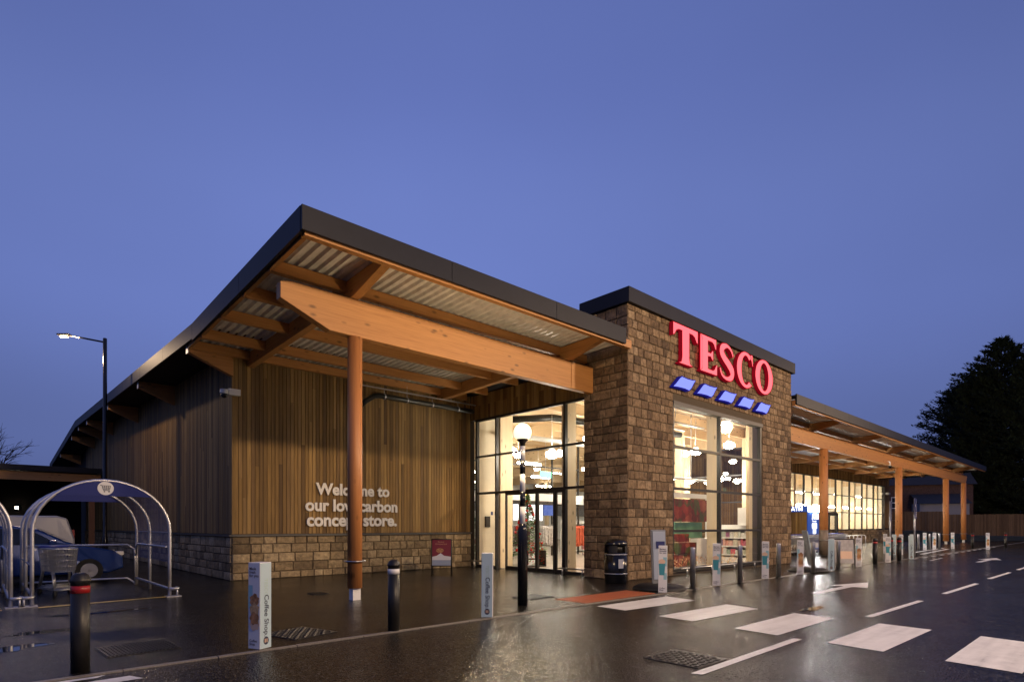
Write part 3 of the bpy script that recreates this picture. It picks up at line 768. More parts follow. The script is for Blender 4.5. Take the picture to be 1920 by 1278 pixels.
# tower window
tf = MB(); y0, y1 = TY0+.0, TY0+.12
for xc, h in ((WX0+.03, .06), (18.24, .10), (WX1-.05, .10)): tf.box(xc-h/2, xc+h/2, y0, y1, WZ0, WZ1-.12)
for a, b in ((WX0+.06, 18.19), (18.29, WX1-.1)):
    for zc, h in ((3.9, .075), (2.63, .075), (1.34, .075), (WZ0+.04, .08)): tf.box(a, b, y0+.006, y1-.006, zc-h/2, zc+h/2)
tfo = tf.build("tower_window", M['frame'], store)
mb = MB(); mb.box(WX0-.02, WX1+.02, TY0-.045, TY0+.2, WZ1-.12, WZ1); mb.build("window_head", M['flash'], tfo)
for a, b in ((WX0+.06, 18.19), (18.29, WX1-.1)):
    for z0, z1 in ((WZ0+.08, 1.30), (1.38, 2.59), (2.67, 3.86), (3.94, WZ1-.12)):
        mb = MB(); mb.quad((a, TY0+.06, z0), (b, TY0+.06, z0), (b, TY0+.06, z1), (a, TY0+.06, z1)); mb.build("pane", M['glass'], tfo)
# wing glazing
wf = MB(); xs = [41.4+3.285*i for i in range(8)]
for xc in xs: wf.box(xc-.05, xc+.05, YW-.05, YW+.07, 1.12, 5.32)
for a, b in zip(xs, xs[1:]):
    for zc, h in ((5.28, .08), (4.0, .06), (2.6, .06), (1.17, .10)): wf.box(a+.05, b-.05, YW-.044, YW+.064, zc-h/2, zc+h/2)
wfo = wf.build("wing_glazing", M['frame'], store)
for a, b in zip(xs, xs[1:]):
    for z0, z1 in ((1.22, 2.57), (2.63, 3.97), (4.03, 5.24)):
        mb = MB(); mb.quad((a+.05, YW, z0), (b-.05, YW, z0), (b-.05, YW, z1), (a+.05, YW, z1)); mb.build("pane", M['glass'], wfo)

# interior shell
mb = MB(); mb.box(5.35, XE-.3, YW+.25, 44, -.02, .012); mb.box(GX+.1, TX1-.32, TY0+.37, YW+.25, -.02, .012); mb.box(TX1-.32, LX, 11.2, YW+.25, -.02, .012); mb.build("shop_floor", M['shop_floor'], store)
mb = MB(); mb.box(5.35, XE-.3, 44, 44.2, 0, 6.6); mb.build("back_wall", M['shop_white'], store)
mb = MB(); mb.quad((5.35, 16.95, 6.3), (XE-.25, 16.95, 6.3), (XE-.25, 44.2, 6.55), (5.35, 44.2, 6.55)); mb.quad((GX+.2, TY0+.36, 6.25), (TX1-.3, TY0+.36, 6.25), (TX1-.3, 16.95, 6.3), (GX+.2, 16.95, 6.3)); mb.quad((TX1-.3, 11.1, 6.25), (LX, 11.1, 6.25), (LX, 16.95, 6.3), (TX1-.3, 16.95, 6.3)); mb.build("shop_ceiling", M['shop_ceiling'], store)
y = 18.6
while y < 43:
    mb = MB(); mb.box(5.4, XE-.4, y-.06, y+.06, 5.95, 6.29); mb.build("interior_purlin", M['pale_x'], store); y += 1.25
for xr in (18.3, 24.65, 31.0, 37.4, 43.7, 50.1, 56.4, 62.8):
    mb = MB(); mb.box(xr-.12, xr+.12, 17.2, 43.9, 5.35, 5.94); mb.build("interior_rafter", M['pale_y'], store)
for yc in (11.6, 13.2, 14.8): 
    mb = MB(); mb.box(GX+.2, LX, yc-.07, yc+.07, 5.78, 6.2); mb.build("interior_purlin", M['pale_x'], store)
for (xa, xb, ya, yb) in ((18.62, 18.84, 9.78, 10.22), (21.88, 22.10, 9.78, 10.24), (13.56, 14.02, 12.2, 12.40), (13.56, 14.15, 15.32, 15.52), (20.6, 20.85, 16.9, 17.3), (27.2, 27.5, 20, 20.4), (24.4, 24.7, 16.9, 17.3), (25.4, 25.65, 16.0, 16.3), (34.6, 34.9, 18.6, 19.0), (22.9, 23.15, 13.8, 14.1)):
    mb = MB(); mb.box(xa, xb, ya, yb, .012, 5.75); mb.build("interior_column", M['pale_z'], store, bevel=.006)
for xc in xs[:-1]:
    mb = MB(); mb.box(xc+2.25, xc+2.6, YW+.3, YW+.75, .012, 5.9); mb.build("interior_column", M['pale_z'], store, bevel=.006)
for xr in (24.65, 37.4, 50.1, 62.8):
    for yy in (27, 36):
        mb = MB(); mb.box(xr-.13, xr+.13, yy-.15, yy+.15, .012, 5.35); mb.build("interior_column", M['pale_z'], store)
mb = MB(); mb.box(GX+.12, GX+1.25, 16.5, 16.6, .012, 5.7); mb.build("porch_inner_wall", M['cream'], store)
# inner glazed lobby screen
sf = MB()
for xx in (15.2, 17.2, 19.2, 21.2, 23.2): sf.box(xx-.035, xx+.035, 20.0, 20.08, .012, 5.9)
for zz in (2.55, 3.1, 4.4): sf.box(15.2, 23.2, 20.006, 20.074, zz-.03, zz+.03)
sfo = sf.build("lobby_screen", M['frame'], store)
mb = MB(); mb.box(15.25, 23.2, 19.7, 19.99, 2.6, 3.05); mb.build("bulkhead", M['shop_white'], sfo)
mb = MB(); mb.quad((15.2, 20.04, 3.1), (23.2, 20.04, 3.1), (23.2, 20.04, 5.9), (15.2, 20.04, 5.9)); mb.build("pane", M['glass'], sfo)
mb = MB(); mb.box(5.4, XE-.4, 43.8, 43.95, 2.6, 3.9); mb.build("wall_band", M['shop_grey'], store)

# ------------------------------------------------------------------ signs on the store
sg = empty("illuminated_sign", (15.0, 9.4, 6.9), "glowing red capital letters spelling TESCO high on the stone tower", "sign", None)
def letter_mesh(polys, x0, wd, zb, ht, name):
    bm = bmesh.new()
    def W(p): return (x0+p[0]*wd, 9.33, zb+p[1]*ht)
    for kind, data in polys:
        if kind == 'poly':
            bm.faces.new([bm.verts.new(W(p)) for p in data])
        else:
            a, b, closed = data
            va = [bm.verts.new(W(p)) for p in a]; vb = [bm.verts.new(W(p)) for p in b]
            n = len(a)
            for i in range(n if closed else n-1):
                j = (i+1) % n
                bm.faces.new((va[i], va[j], vb[j], vb[i]))
    bmesh.ops.recalc_face_normals(bm, faces=bm.faces)
    for f in bm.faces:
        if f.normal.y > 0: f.normal_flip()
    front = list(bm.faces)
    r_ = bmesh.ops.extrude_face_region(bm, geom=front)
    nv = [v for v in r_['geom'] if isinstance(v, bmesh.types.BMVert)]
    nf = [f for f in r_['geom'] if isinstance(f, bmesh.types.BMFace)]
    for v in nv: v.co.y += .125
    for f in bm.faces: f.material_index = 1
    bm.normal_update()
    front = [f for f in bm.faces if all(abs(v.co.y-9.33) < 1e-4 for v in f.verts)]
    bmesh.ops.inset_region(bm, faces=front, thickness=.028, use_boundary=True)
    for f in front: f.material_index = 0
    me = bpy.data.meshes.new(name); 
    for v in bm.verts: v.co -= sg.location
    bm.normal_update(); bm.to_mesh(me); bm.free()
    me.materials.append(M['red_face']); me.materials.append(M['red_side'])
    o = bpy.data.objects.new(name, me); COL.objects.link(o); o.parent = sg
    return o
Tp = [(0,1),(1,1),(1,.66),(.94,.68),(.86,.80),(.78,.84),(.65,.85),(.65,.20),(.68,.07),(.78,.03),(.78,0),(.22,0),(.22,.03),(.32,.07),(.35,.20),(.35,.85),(.22,.84),(.14,.80),(.06,.68),(0,.66)]
Ep = [(0,1),(0,.97),(.10,.93),(.13,.85),(.13,.15),(.10,.07),(0,.03),(0,0),(1,0),(1,.32),(.94,.30),(.84,.17),(.74,.13),(.46,.13),(.46,.45),(.62,.46),(.70,.38),(.77,.38),(.77,.66),(.70,.66),(.62,.58),(.46,.58),(.46,.87),(.70,.87),(.80,.83),(.88,.71),(.95,.70),(.95,1)]
def ribbon(center, half):
    a, b = [], []
    n = len(center)
    for i in range(n):
        p0 = center[max(0, i-1)]; p1 = center[min(n-1, i+1)]
        tx, ty = p1[0]-p0[0], p1[1]-p0[1]; l = math.hypot(tx, ty) or 1
        nx, ny = -ty/l, tx/l; h = half[i] if isinstance(half[i], tuple) else (half[i], half[i])
        a.append((center[i][0]+nx*h[0], center[i][1]+ny*h[1])); b.append((center[i][0]-nx*h[0], center[i][1]-ny*h[1]))
    return a, b
def catmull(pts, per=6):
    o = []
    for i in range(len(pts)-1):
        p0, p1, p2, p3 = pts[max(0, i-1)], pts[i], pts[i+1], pts[min(len(pts)-1, i+2)]
        for k in range(per):
            t = k/per
            o.append(tuple(.5*((2*p1[d])+(-p0[d]+p2[d])*t+(2*p0[d]-5*p1[d]+4*p2[d]-p3[d])*t*t+(-p0[d]+3*p1[d]-3*p2[d]+p3[d])*t**3) for d in range(len(p1))))
    o.append(pts[-1]); return o
Sc = catmull([(.90,.70,.05),(.78,.85,.06),(.52,.935,.075),(.24,.86,.13),(.18,.72,.15),(.34,.585,.14),(.62,.45,.15),(.83,.30,.15),(.78,.13,.12),(.50,.06,.075),(.20,.12,.06),(.06,.30,.05)])
Sa = ribbon([(p[0], p[1]) for p in Sc], [(p[2]*1.0, p[2]*.85) for p in Sc])
def ring(a0, a1, n, closed):
    o, i_ = [], []
    for k in range(n if closed else n+1):
        t = R(a0+(a1-a0)*k/n)
        o.append((.5+.5*math.cos(t), .5+.51*math.sin(t))); i_.append((.5+.23*math.cos(t), .5+.385*math.sin(t)))
    return o, i_, closed
ringO = ring(0, 360, 40, True)
ro_, ri_, _ = ring(48, 312, 34, False)
ro_ = [(x*1.1, y) for x, y in ro_]; ri_ = [(x*1.1, y) for x, y in ri_]
LT = [("letter", [('poly', Tp)], 15.05, 1.42, 6.36, 1.17), ("letter", [('poly', Ep)], 16.60, 1.08, 6.36, 1.17), ("letter", [('ribbon', (Sa[0], Sa[1], False))], 17.80, 1.08, 6.32, 1.24),
      ("letter", [('ribbon', (ro_, ri_, False)), ('poly', [(.82,.98),(.95,.98),(.98,.66),(.93,.66),(.88,.80),(.80,.86)])], 19.02, 1.26, 6.30, 1.26), ("letter", [('ribbon', ringO)], 20.42, 1.48, 6.30, 1.26)]
for a in LT: letter_mesh(a[1], a[2], a[3], a[4], a[5], a[0])
for i in range(5):
    x0 = 15.05+i*1.345; wd = 1.30
    prof = [(0,.02),(.10,.30),(.30,.86),(.38,1),(.62,.95),(.84,.97),(1,1),(.93,.72),(.80,.22),(.70,.0),(.50,.05),(.25,.03)]
    bm = bmesh.new()
    f = bm.faces.new([bm.verts.new((x0+p[0]*wd, 9.33, 5.60+p[1]*.40)) for p in prof])
    bm.normal_update()
    if f.normal.y > 0: f.normal_flip()
    r_ = bmesh.ops.extrude_face_region(bm, geom=[f])
    for v in [v for v in r_['geom'] if isinstance(v, bmesh.types.BMVert)]: v.co.y += .125
    bm.normal_update()
    for q in bm.faces: q.material_index = 1
    fr = [q for q in bm.faces if all(abs(v.co.y-9.33) < 1e-4 for v in q.verts)]
    bmesh.ops.inset_region(bm, faces=fr, thickness=.03)
    for q in fr: q.material_index = 0
    for v in bm.verts: v.co -= sg.location
    me = bpy.data.meshes.new("blue_dash"); bm.to_mesh(me); bm.free(); me.materials.append(M['blue_face']); me.materials.append(M['blue_side'])
    o = bpy.data.objects.new("blue_dash", me); COL.objects.link(o); o.parent = sg
wl = empty("wall_lettering", (7.1, YW-.05, 1.5), "white raised welcome message on the timber cladding", "lettering")
for body, x0, zb, wd in (("Welcome to", 7.42, 2.45, 2.50), ("our low carbon", 7.10, 1.955, 3.12), ("concept store.", 7.14, 1.50, 3.06)):
    vs, fs = text_geo(body, .034); xa = min(v[0] for v in vs); xb = max(v[0] for v in vs); s = wd/(xb-xa)
    mb = MB(); put_text(mb, body, on_front(x0-xa*s, YW-.045, zb), s, .034, depth=.04); mb.build("text_line", M['letter_white'], wl)

# ------------------------------------------------------------------ fixtures on the store
pipe = empty("rainwater_pipe", (9.4, 16.4, 5.6), "black rainwater pipe hung under the canopy beside the welcome wall", "pipe")
mb = MB(); mb.tube([(8.85, 16.62, 5.28), (8.95, 16.5, 5.42), (9.2, 16.42, 5.6), (9.4, 16.4, 5.63), (13.2, 16.4, 5.63)], .085, 14); mb.build("pipe_run", M['duct'], pipe)
for x in (9.55, 10.4, 11.4, 12.5): 
    mb = MB(); mb.tube([(x-.02, 16.4, 5.63), (x+.02, 16.4, 5.63)], .096, 14); mb.tube([(x, 16.4, 5.72), (x, 16.4, 5.86)], .008, 5); mb.build("pipe_clip", M['galv'], pipe)
mb = MB(); mb.box(8.4, 13.3, 16.38, 16.42, 5.85, 5.89)
for x in (8.6, 10.4, 12.2): mb.tube([(x, 16.4, 5.89), (x, 16.4, 6.1)], .006, 5)
mb.build("hanging_rail", M['galv'], pipe)
cc = empty("security_camera", (5.1, 16.7, 5.1), "white dome security camera on the timber corner of the store", "security camera")
mb = MB(); mb.box(4.95, 5.25, 16.60, 16.745, 5.03, 5.2); mb.build("mount", M['white_plain'], cc, bevel=.01)
mb = MB(); mb.lathe([(.10, .12), (.105, .02), (.09, 0)][::-1], 20, (4.85, 16.68, 5.04)); mb.tube([(4.85, 16.68, 5.15), (4.97, 16.68, 5.13)], .03, 8); mb.build("housing", M['white_plain'], cc)
mb = MB(); mb.lathe([(.015, -.11), (.05, -.095), (.08, -.05), (.085, 0)], 20, (4.85, 16.68, 5.04)); mb.build("dome", M['gloss_black'], cc)
cam2 = empty("security_camera", (41.5, 10.6, 5.2), "small camera hanging from the far canopy beam", "security camera")
mb = MB(); mb.tube([(41.5, 10.62, 5.5), (41.5, 10.5, 5.45), (41.5, 10.5, 5.2)], .03, 8); mb.build("mount", M['white_plain'], cam2)
mb = MB(); mb.lathe([(.03, -.14), (.09, -.06), (.1, 0)], 16, (41.5, 10.5, 5.2)); mb.build("dome", M['gloss_black'], cam2)
fl = empty("floodlight", (64.6, 16.6, 4.6), "small white lamp fitting at the far end of the glazed wall", "wall light")
mb = MB(); mb.box(64.5, 65.1, 16.45, 16.70, 4.5, 4.7); mb.build("lamp_body", M['white_plain'], fl, bevel=.02)
cr = empty("card_reader", (13.9, 16.46, 1.6), "black card reader on the cream wall inside the entrance", "card reader")
mb = MB(); mb.box(13.82, 14.05, 16.44, 16.495, 1.45, 1.85); mb.build("reader_body", M['black'], cr, bevel=.01)
mb = MB(); mb.box(14.12, 14.22, 16.488, 16.497, 1.9, 2.03); mb.box(14.32, 14.42, 16.488, 16.497, 1.9, 2.03); mb.build("sticker", M['sign_blue'], cr)

# ------------------------------------------------------------------ interior lights and fittings
def pend(x, y, z, kind, label, group, em='light_em'):
    o = empty("ceiling_light", (x, y, z), label, "ceiling light", group)
    if kind == 'disc':
        mb = MB(); mb.lathe([(.02, .30), (.07, .29), (.10, .215)][::-1], 16); mb.tube([(0, 0, .29), (0, 0, 6.0-z)], .01, 5); mb.build("shade", M['shop_white'], o, local=True)
        mb = MB(); mb.lathe([(.04, -.05), (.13, -.03), (.20, .03), (.22, .09), (.20, .15), (.13, .20), (.06, .212)], 18); mb.build("diffuser", M['lobby_em'], o, local=True)
    else:
        mb = MB(); mb.box(-.9, .9, -.03, .03, .062, .12)
        for s in (-.7, .7): mb.tube([(s, 0, .12), (s, 0, 6.0-z)], .008, 5)
        mb.build("housing", M['shop_white'], o, local=True)
        mb = MB(); mb.box(-.88, .88, -.07, .07, -.04, .06); mb.build("diffuser", M[em], o, local=True)
    return o
pr = None
pr = pend(16.5, 12.8, 4.55, 'disc', "round pendant light hanging in the entrance lobby", "round lights in the entrance lobby")
for (x, y, z) in ((14.7, 13.9, 3.9), (15.4, 11.2, 4.2), (19.5, 12.8, 4.55), (22.4, 12.8, 4.55), (16.2, 17.6, 4.5), (17.9, 19.0, 4.6), (19.8, 18.2, 4.75)):
    c = copy_tree(pr); c.location = (x, y, z)
for (x, y, z) in ((18.0, 15.0, 4.9), (21.2, 15.2, 4.9), (22.6, 11.4, 4.7), (25.2, 15.0, 4.9), (26.7, 14.0, 3.7), (26.7, 15.6, 3.7), (26.7, 12.2, 3.7)):
    c = copy_tree(pr); c.location = (x, y, z)
pl_ = pend(15.5, 22.5, 5.0, 'bar', "white strip light hanging over the shop floor", "strip lights over the shop floor")
for x in (15.5, 23, 30, 37, 44, 51, 58, 63.5):
    for y in (18.8, 23.5, 29.5, 36):
        if (x, y) == (15.5, 18.8): continue
        c = copy_tree(pl_); c.location = (x, y, 4.3 if y < 20 else 5.0)
pl_.location = (19, 33, 5.0)
pw_ = pend(42.6, 17.9, 3.1, 'bar', "added white strip light behind the wing window to brighten the canopy underside", "added strip lights behind the wing window", 'lobby_em')  # extra low, bright row added behind the glass to light the canopy soffit
for x in (44.9, 47.2, 49.5, 51.8, 54.1, 56.4, 58.7, 61, 63.3):
    c = copy_tree(pw_); c.location = (x, 17.9, 3.1)
for x in (43, 47.5, 52, 56.5, 61):
    c = copy_tree(pl_); c.location = (x, 21.6, 4.6)
es = empty("exit_sign", (19.2, 18.6, 3.9), "small green lit exit sign hanging in the lobby", "exit sign")
mb = MB(); mb.box(18.9, 19.6, 18.58, 18.62, 3.7, 4.0); mb.build("sign_face", M['exit_green'], es); mb = MB(); mb.tube([(19.25, 18.6, 4.0), (19.25, 18.6, 5.9)], .012, 5); mb.build("hanger", M['galv'], es)
es = empty("exit_sign", (27, 15, 4.0), "small pale hanging sign inside the tower window", "sign")
mb = MB(); mb.box(24.7, 25.6, 18.0, 18.04, 3.6, 4.05); mb.build("sign_face", M['screen'], es); mb = MB(); mb.tube([(25.1, 18.02, 4.05), (25.1, 18.02, 5.9)], .012, 5); mb.build("hanger", M['galv'], es)
dp = empty("ventilation_pipe", (15, 14.0, 5.2), "black ventilation pipe inside the entrance glass", "pipe")
mb = MB(); mb.tube([(14.6, 15.9, 5.45), (15.4, 14.6, 5.45), (22.5, 13.6, 5.45)], .13, 14); mb.build("pipe_run", M['duct'], dp)
for x, y in ((17, 14.37), (19, 14.09), (21, 13.81)):
    mb = MB(); mb.tube([(x-.04, y+.005, 5.45), (x+.04, y-.005, 5.45)], .145, 14); mb.build("pipe_clip", M['galv'], dp)
wp = MB(); wp.tube([(14.2, 16.2, 4.95), (24.5, 16.2, 4.95)], .10, 12); tag(wp.build("white_pipe", M['shop_white']), "pale round duct running across the lobby", "duct")
wp = MB(); wp.tube([(15.5, 12.2, 3.35), (23.4, 12.2, 3.35)], .05, 10); wp.tube([(16.2, 12.2, 3.35), (16.2, 12.2, 6.2)], .02, 6); wp.tube([(21, 12.2, 3.35), (21, 12.2, 6.2)], .02, 6)
tag(wp.build("white_pipe", M['shop_white']), "thin white pipe hung across the tower window", "pipe")
hf = MB()
for a in ((15.4, 10.8), (15.4, 11.6)): hf.tube([(a[0], a[1], 5.05), (19.5, a[1], 5.05)], .025, 6)
hf.tube([(16.6, 10.8, 5.05), (16.6, 10.8, 4.1)], .02, 6); hf.tube([(16.6, 10.8, 4.1), (16.62, 11.6, 4.1)], .02, 6); hf.tube([(17.2, 10.8, 6.2), (17.6, 10.8, 5.5), (17.5, 10.8, 4.9), (17.1, 10.8, 4.75)], .015, 6)
tag(hf.build("cable_tray", M['galv']), "grey cable tray and loop of cable behind the top of the tower window", "cable tray")
# christmas tree
ct = empty("christmas_tree", (15.5, 15.95, 0), "decorated christmas tree with red baubles behind the entrance glass", "christmas tree")
mb = MB(); rnd = random.Random(3)
for i in range(1500):
    h = rnd.random()**1.3; z = .35+h*2.35; rad = (1-h)*.72*rnd.uniform(.55, 1.05); a = rnd.uniform(0, 2*PI)
    c = Vector((rad*math.cos(a), rad*math.sin(a), z)); d = Vector((math.cos(a), math.sin(a), -.3))*rnd.uniform(.09, .17); s = Vector((-math.sin(a), math.cos(a), rnd.uniform(-.5, .5)))*rnd.uniform(.02, .05)
    mb.add([c-s, c+s, c+d], [(0,1,2)])
mb.build("crown", M['fir'], ct, local=True)
mb = MB(); mb.tube([(0,0,0), (0,0,2.6)], .04, 8); mb.build("trunk", M['bark'], ct, local=True)
mb = MB()
for i in range(60):
    h = rnd.random(); z = .4+h*2.1; rad = (1-h)*.74+.03; a = rnd.uniform(0, 2*PI)
    mb.lathe([(.01, -.055), (.045, -.03), (.055, 0), (.045, .03), (.01, .055)], 10, (rad*math.cos(a), rad*math.sin(a), z))
mb.build("baubles", M['bauble'], ct, local=True)
mb = MB()
for k in range(5):
    a = PI/2+k*2*PI/5; mb.add([(0, 0, 2.75), (.07*math.cos(a-.63), .02, 2.75+.07*math.sin(a-.63)), (.22*math.cos(a), 0, 2.75+.22*math.sin(a)), (.07*math.cos(a+.63), .02, 2.75+.07*math.sin(a+.63))], [(0,1,2,3)])
mb.build("star", M['xmas_gold'], ct, local=True)
def clothes(x, y, rz, mat, label, n=14, ln=1.8):
    o = empty("clothes_rail", (x, y, 0), label, "clothes rail"); o.rotation_euler.z = rz
    mb = MB(); mb.tube([(-ln/2, 0, 0), (-ln/2, 0, 1.55), (ln/2, 0, 1.55), (ln/2, 0, 0)], .018, 6); mb.build("rail", M['galv'], o, local=True)
    for i in range(n):
        u = -ln/2+.12+i*(ln-.24)/(n-1); mb = MB(); t = random.uniform(.03, .05); l = random.uniform(.75, 1.0); sw = random.uniform(-.06, .06)
        mb.add([(u-t, -.06, 1.5), (u+t, -.06, 1.5), (u+t, .06, 1.5), (u-t, .06, 1.5), (u-t+sw, -.24, 1.38), (u+t+sw, -.24, 1.38), (u+t-sw, .24, 1.38), (u-t-sw, .24, 1.38), (u-t+sw, -.27, 1.5-l), (u+t+sw, -.27, 1.5-l), (u+t-sw, .27, 1.5-l), (u-t-sw, .27, 1.5-l)],
               [(0,1,2,3), (0,4,5,1), (1,5,6,2), (2,6,7,3), (3,7,4,0), (4,8,9,5), (5,9,10,6), (6,10,11,7), (7,11,8,4), (8,11,10,9)])
        mb.build("garment", M[mat], o, local=True)
clothes(19.6, 19.2-.3, .35, 'cloth_grey', "rail of grey patterned clothes seen through the entrance doors")
clothes(21.4, 18.6, .35, 'cloth_red', "rail of orange and red clothes right of the grey rail in the doorway")
clothes(17.9, 18.9, .35, 'cloth_dark', "rail of dark red clothes beside the christmas tree", 10, 1.2)
ws = empty("price_screen", (20, 19.6, 2.3), "bright white advertising screens above the clothes rails", "screen")
mb = MB(); mb.box(18.2, 20.1, 19.62, 19.68, 1.75, 2.5); mb.build("screen_panel", M['screen'], ws); mb = MB(); mb.box(20.2, 21.0, 19.62, 19.68, 2.0, 2.5); mb.build("blue_panel", M['atm_blue'], ws)
# displays in the tower window
db = empty("flower_display", (20.8, 11.8, 0), "display of red produce picture, green board and white fridge in the tower window", "display stand")
mb = MB(); mb.box(19.55, 22.3, 12.2, 12.26, 1.66, 2.55); mb.build("picture_board", M['tomato'], db)
mb = MB(); mb.box(19.5, 21.5, 12.0, 12.3, 1.02, 1.64); mb.build("green_board", M['green_stand'], db)
mb = MB(); mb.box(20.6, 22.4, 11.7, 12.0, .02, 1.0)
for k in range(7): mb.box(20.61, 22.38, 11.685, 11.699, .10+k*.13, .17+k*.13)
mb.build("white_cabinet", M['shop_white'], db)
mb = MB()
for i in range(3):
    for k in range(2): mb.box(18.6+i*.42, 19.0+i*.42, 11.3, 11.6, .02+k*.44, .44+k*.44)
mb.box(18.65, 19.35, 11.32, 11.6, .9, 1.2)
mb.build("red_box_stack", M['tomato'], db)
bg_ = empty("bunting_frame", (18, 11.5, 2.7), "white header frame over the tower window display", "header frame")
mb = MB(); mb.box(18.5, 23.4, 12.35, 12.45, 2.62, 2.8); mb.build("header", M['shop_white'], bg_)
mb = MB()
for x in (18.9, 22.6): mb.box(x-.04, x+.04, 12.36, 12.44, .012, 2.62)
mb.build("upright", M['shop_white'], bg_)
sh = empty("shelf_unit", (26.7, 13.3, 0), "white shelf unit of packaged goods in the right half of the tower window", "shelf unit")
mb = MB(); mb.box(26.9, 26.96, 12.4, 14.2, .012, 1.55)
for z in (.1, .5, .9, 1.3): mb.box(26.4, 26.9, 12.4, 14.2, z, z+.05)
mb.box(26.5, 26.9, 12.4, 12.43, .012, 1.5); mb.box(26.5, 26.9, 14.17, 14.2, .012, 1.5)
mb.box(26.6, 26.9, 12.55, 13.0, 1.5, 2.35)
mb.build("shelves", M['shop_white'], sh)
mb = MB()
for z in (.15, .55, .95):
    y = 12.45
    while y < 14.05:
        wd = random.uniform(.12, .24); mb.box(26.45, 26.8, y, y+wd-.02, z, z+random.uniform(.2, .32)); y += wd
mb.build("goods", M['goods'], sh)
mb = MB(); mb.box(26.95, 27.25, 11.35, 12.3, .012, 2.3)
lt = mb.build("lattice_screen", M['bark'], sh)
gc = empty("garland", (17, 10.3, 0), "low strip of dried flowers and gold bows along the window sill", "garland")
mb = MB(); rnd = random.Random(5)
for i in range(260):
    x = rnd.uniform(15.6, 21.0); c = Vector((x, rnd.uniform(10.0, 10.4), rnd.uniform(.12, .42))); mb.add([c, c+Vector((rnd.uniform(-.08, .08), rnd.uniform(-.05, .05), rnd.uniform(.02, .16))), c+Vector((rnd.uniform(-.06, .06), 0, rnd.uniform(-.02, .08)))], [(0,1,2)])
mb.build("foliage", M['crust2'], gc)
mb = MB(); mb.box(15.5, 21.2, 9.95, 10.45, .012, .12); mb.build("trough", M['bark'], gc)
for k, (x, y) in enumerate(((26, 22), (33, 24), (41, 23), (48, 22), (55, 23))):
    gs = empty("gondola_shelf", (x, y, 0), ["shelf run of goods at the back of the lobby", "shelf run of goods behind the tower", "shelf run of goods left of the checkout", "shelf run of goods in the wing window", "shelf run of goods at the far end of the wing window"][k], "shelf unit")
    mb = MB(); mb.box(x-2, x+2, y-.05, y+.05, .012, 1.8)
    for z in (.1, .6, 1.1, 1.6): mb.box(x-2, x+2, y-.5, y-.05, z, z+.04)
    mb.build("shelves", M['shop_white'], gs)
    mb = MB()
    for z in (.14, .64, 1.14):
        u = x-1.95
        while u < x+1.9:
            wd = random.uniform(.15, .35); mb.box(u, u+wd-.03, y-.48, y-.1, z, z+random.uniform(.2, .4)); u += wd
    mb.build("goods", M['goods'], gs)
mb = MB(); mb.box(41.2, XE-.4, 25.2, 25.35, .012, 5.9); mb.build("wing_partition", M['cream'], store)
mb = MB()
for xx in (14.6, 15.5, 16.4): mb.box(xx-.03, xx+.03, 17.3, 17.37, .012, 2.5)
mb.box(14.57, 18.6, 17.306, 17.364, 2.42, 2.55)
for xx in (17.5, 18.57): mb.box(xx-.03, xx+.03, 17.3, 17.37, .012, 2.42)
mb.build("inner_door_frame", M['frame'], store)
hs = empty("hanging_sign", (18, 24, 3.4), "blue department sign hanging furthest left over the shop floor", "hanging sign", "department signs over the shop floor")
mb = MB(); mb.box(-.7, .7, -.02, .02, 0, .4); mb.build("sign_face", M['sign_blue'], hs, local=True)
mb = MB(); mb.box(-.5, .4, -.03, -.021, .22, .30); mb.box(-.5, .1, -.03, -.021, .10, .17); mb.build("print", M['screen'], hs, local=True)
mb = MB()
for u in (-.6, .6): mb.tube([(u, 0, .4), (u, 0, 2.5)], .008, 5)
mb.build("hanger", M['galv'], hs, local=True)
for (x, y, l) in ((22.2, 25.5, "blue department sign seen through the entrance doors"), (27, 21, "blue department sign hanging behind the left half of the tower window"), (30.5, 22, "blue department sign hanging behind the right half of the tower window"), (46, 21.5, "blue department sign in the left part of the wing window"), (57.5, 21.5, "blue department sign in the right part of the wing window")):
    c = copy_tree(hs); c.location = (x, y, 3.4); tagc_l = l; c["label"] = l
fl_ = empty("flower_stand", (14.7, 15.0, 0), "tiered stand of red poinsettias just inside the entrance glass", "flower stand")
mb = MB()
for k in range(3): mb.box(14.3, 15.3, 14.75+k*.14, 15.15, .012+k*.26, .05+k*.26)
mb.box(14.3, 14.34, 14.75, 15.15, .012, .6); mb.box(15.26, 15.3, 14.75, 15.15, .012, .6)
mb.build("stand", M['bark'], fl_)
rnd = random.Random(21)
for mt, nm, cnt in (('fir', "leaves", 260), ('bauble', "flowers", 240)):
    mb = MB()
    for i in range(cnt):
        k = rnd.randrange(3); c = Vector((rnd.uniform(14.3, 15.3), 14.78+k*.14+rnd.uniform(0, .14), .10+k*.26+rnd.uniform(0, .26 if mt == 'bauble' else .2)))
        d = Vector((rnd.gauss(0, 1), rnd.gauss(0, 1), rnd.uniform(0, .8))).normalized()*.07; e_ = d.cross(Vector((0, 0, 1)))*.45
        mb.add([c, c+d*.5+e_, c+d, c+d*.5-e_], [(0,1,2,3)])
    mb.build(nm, M[mt], fl_)
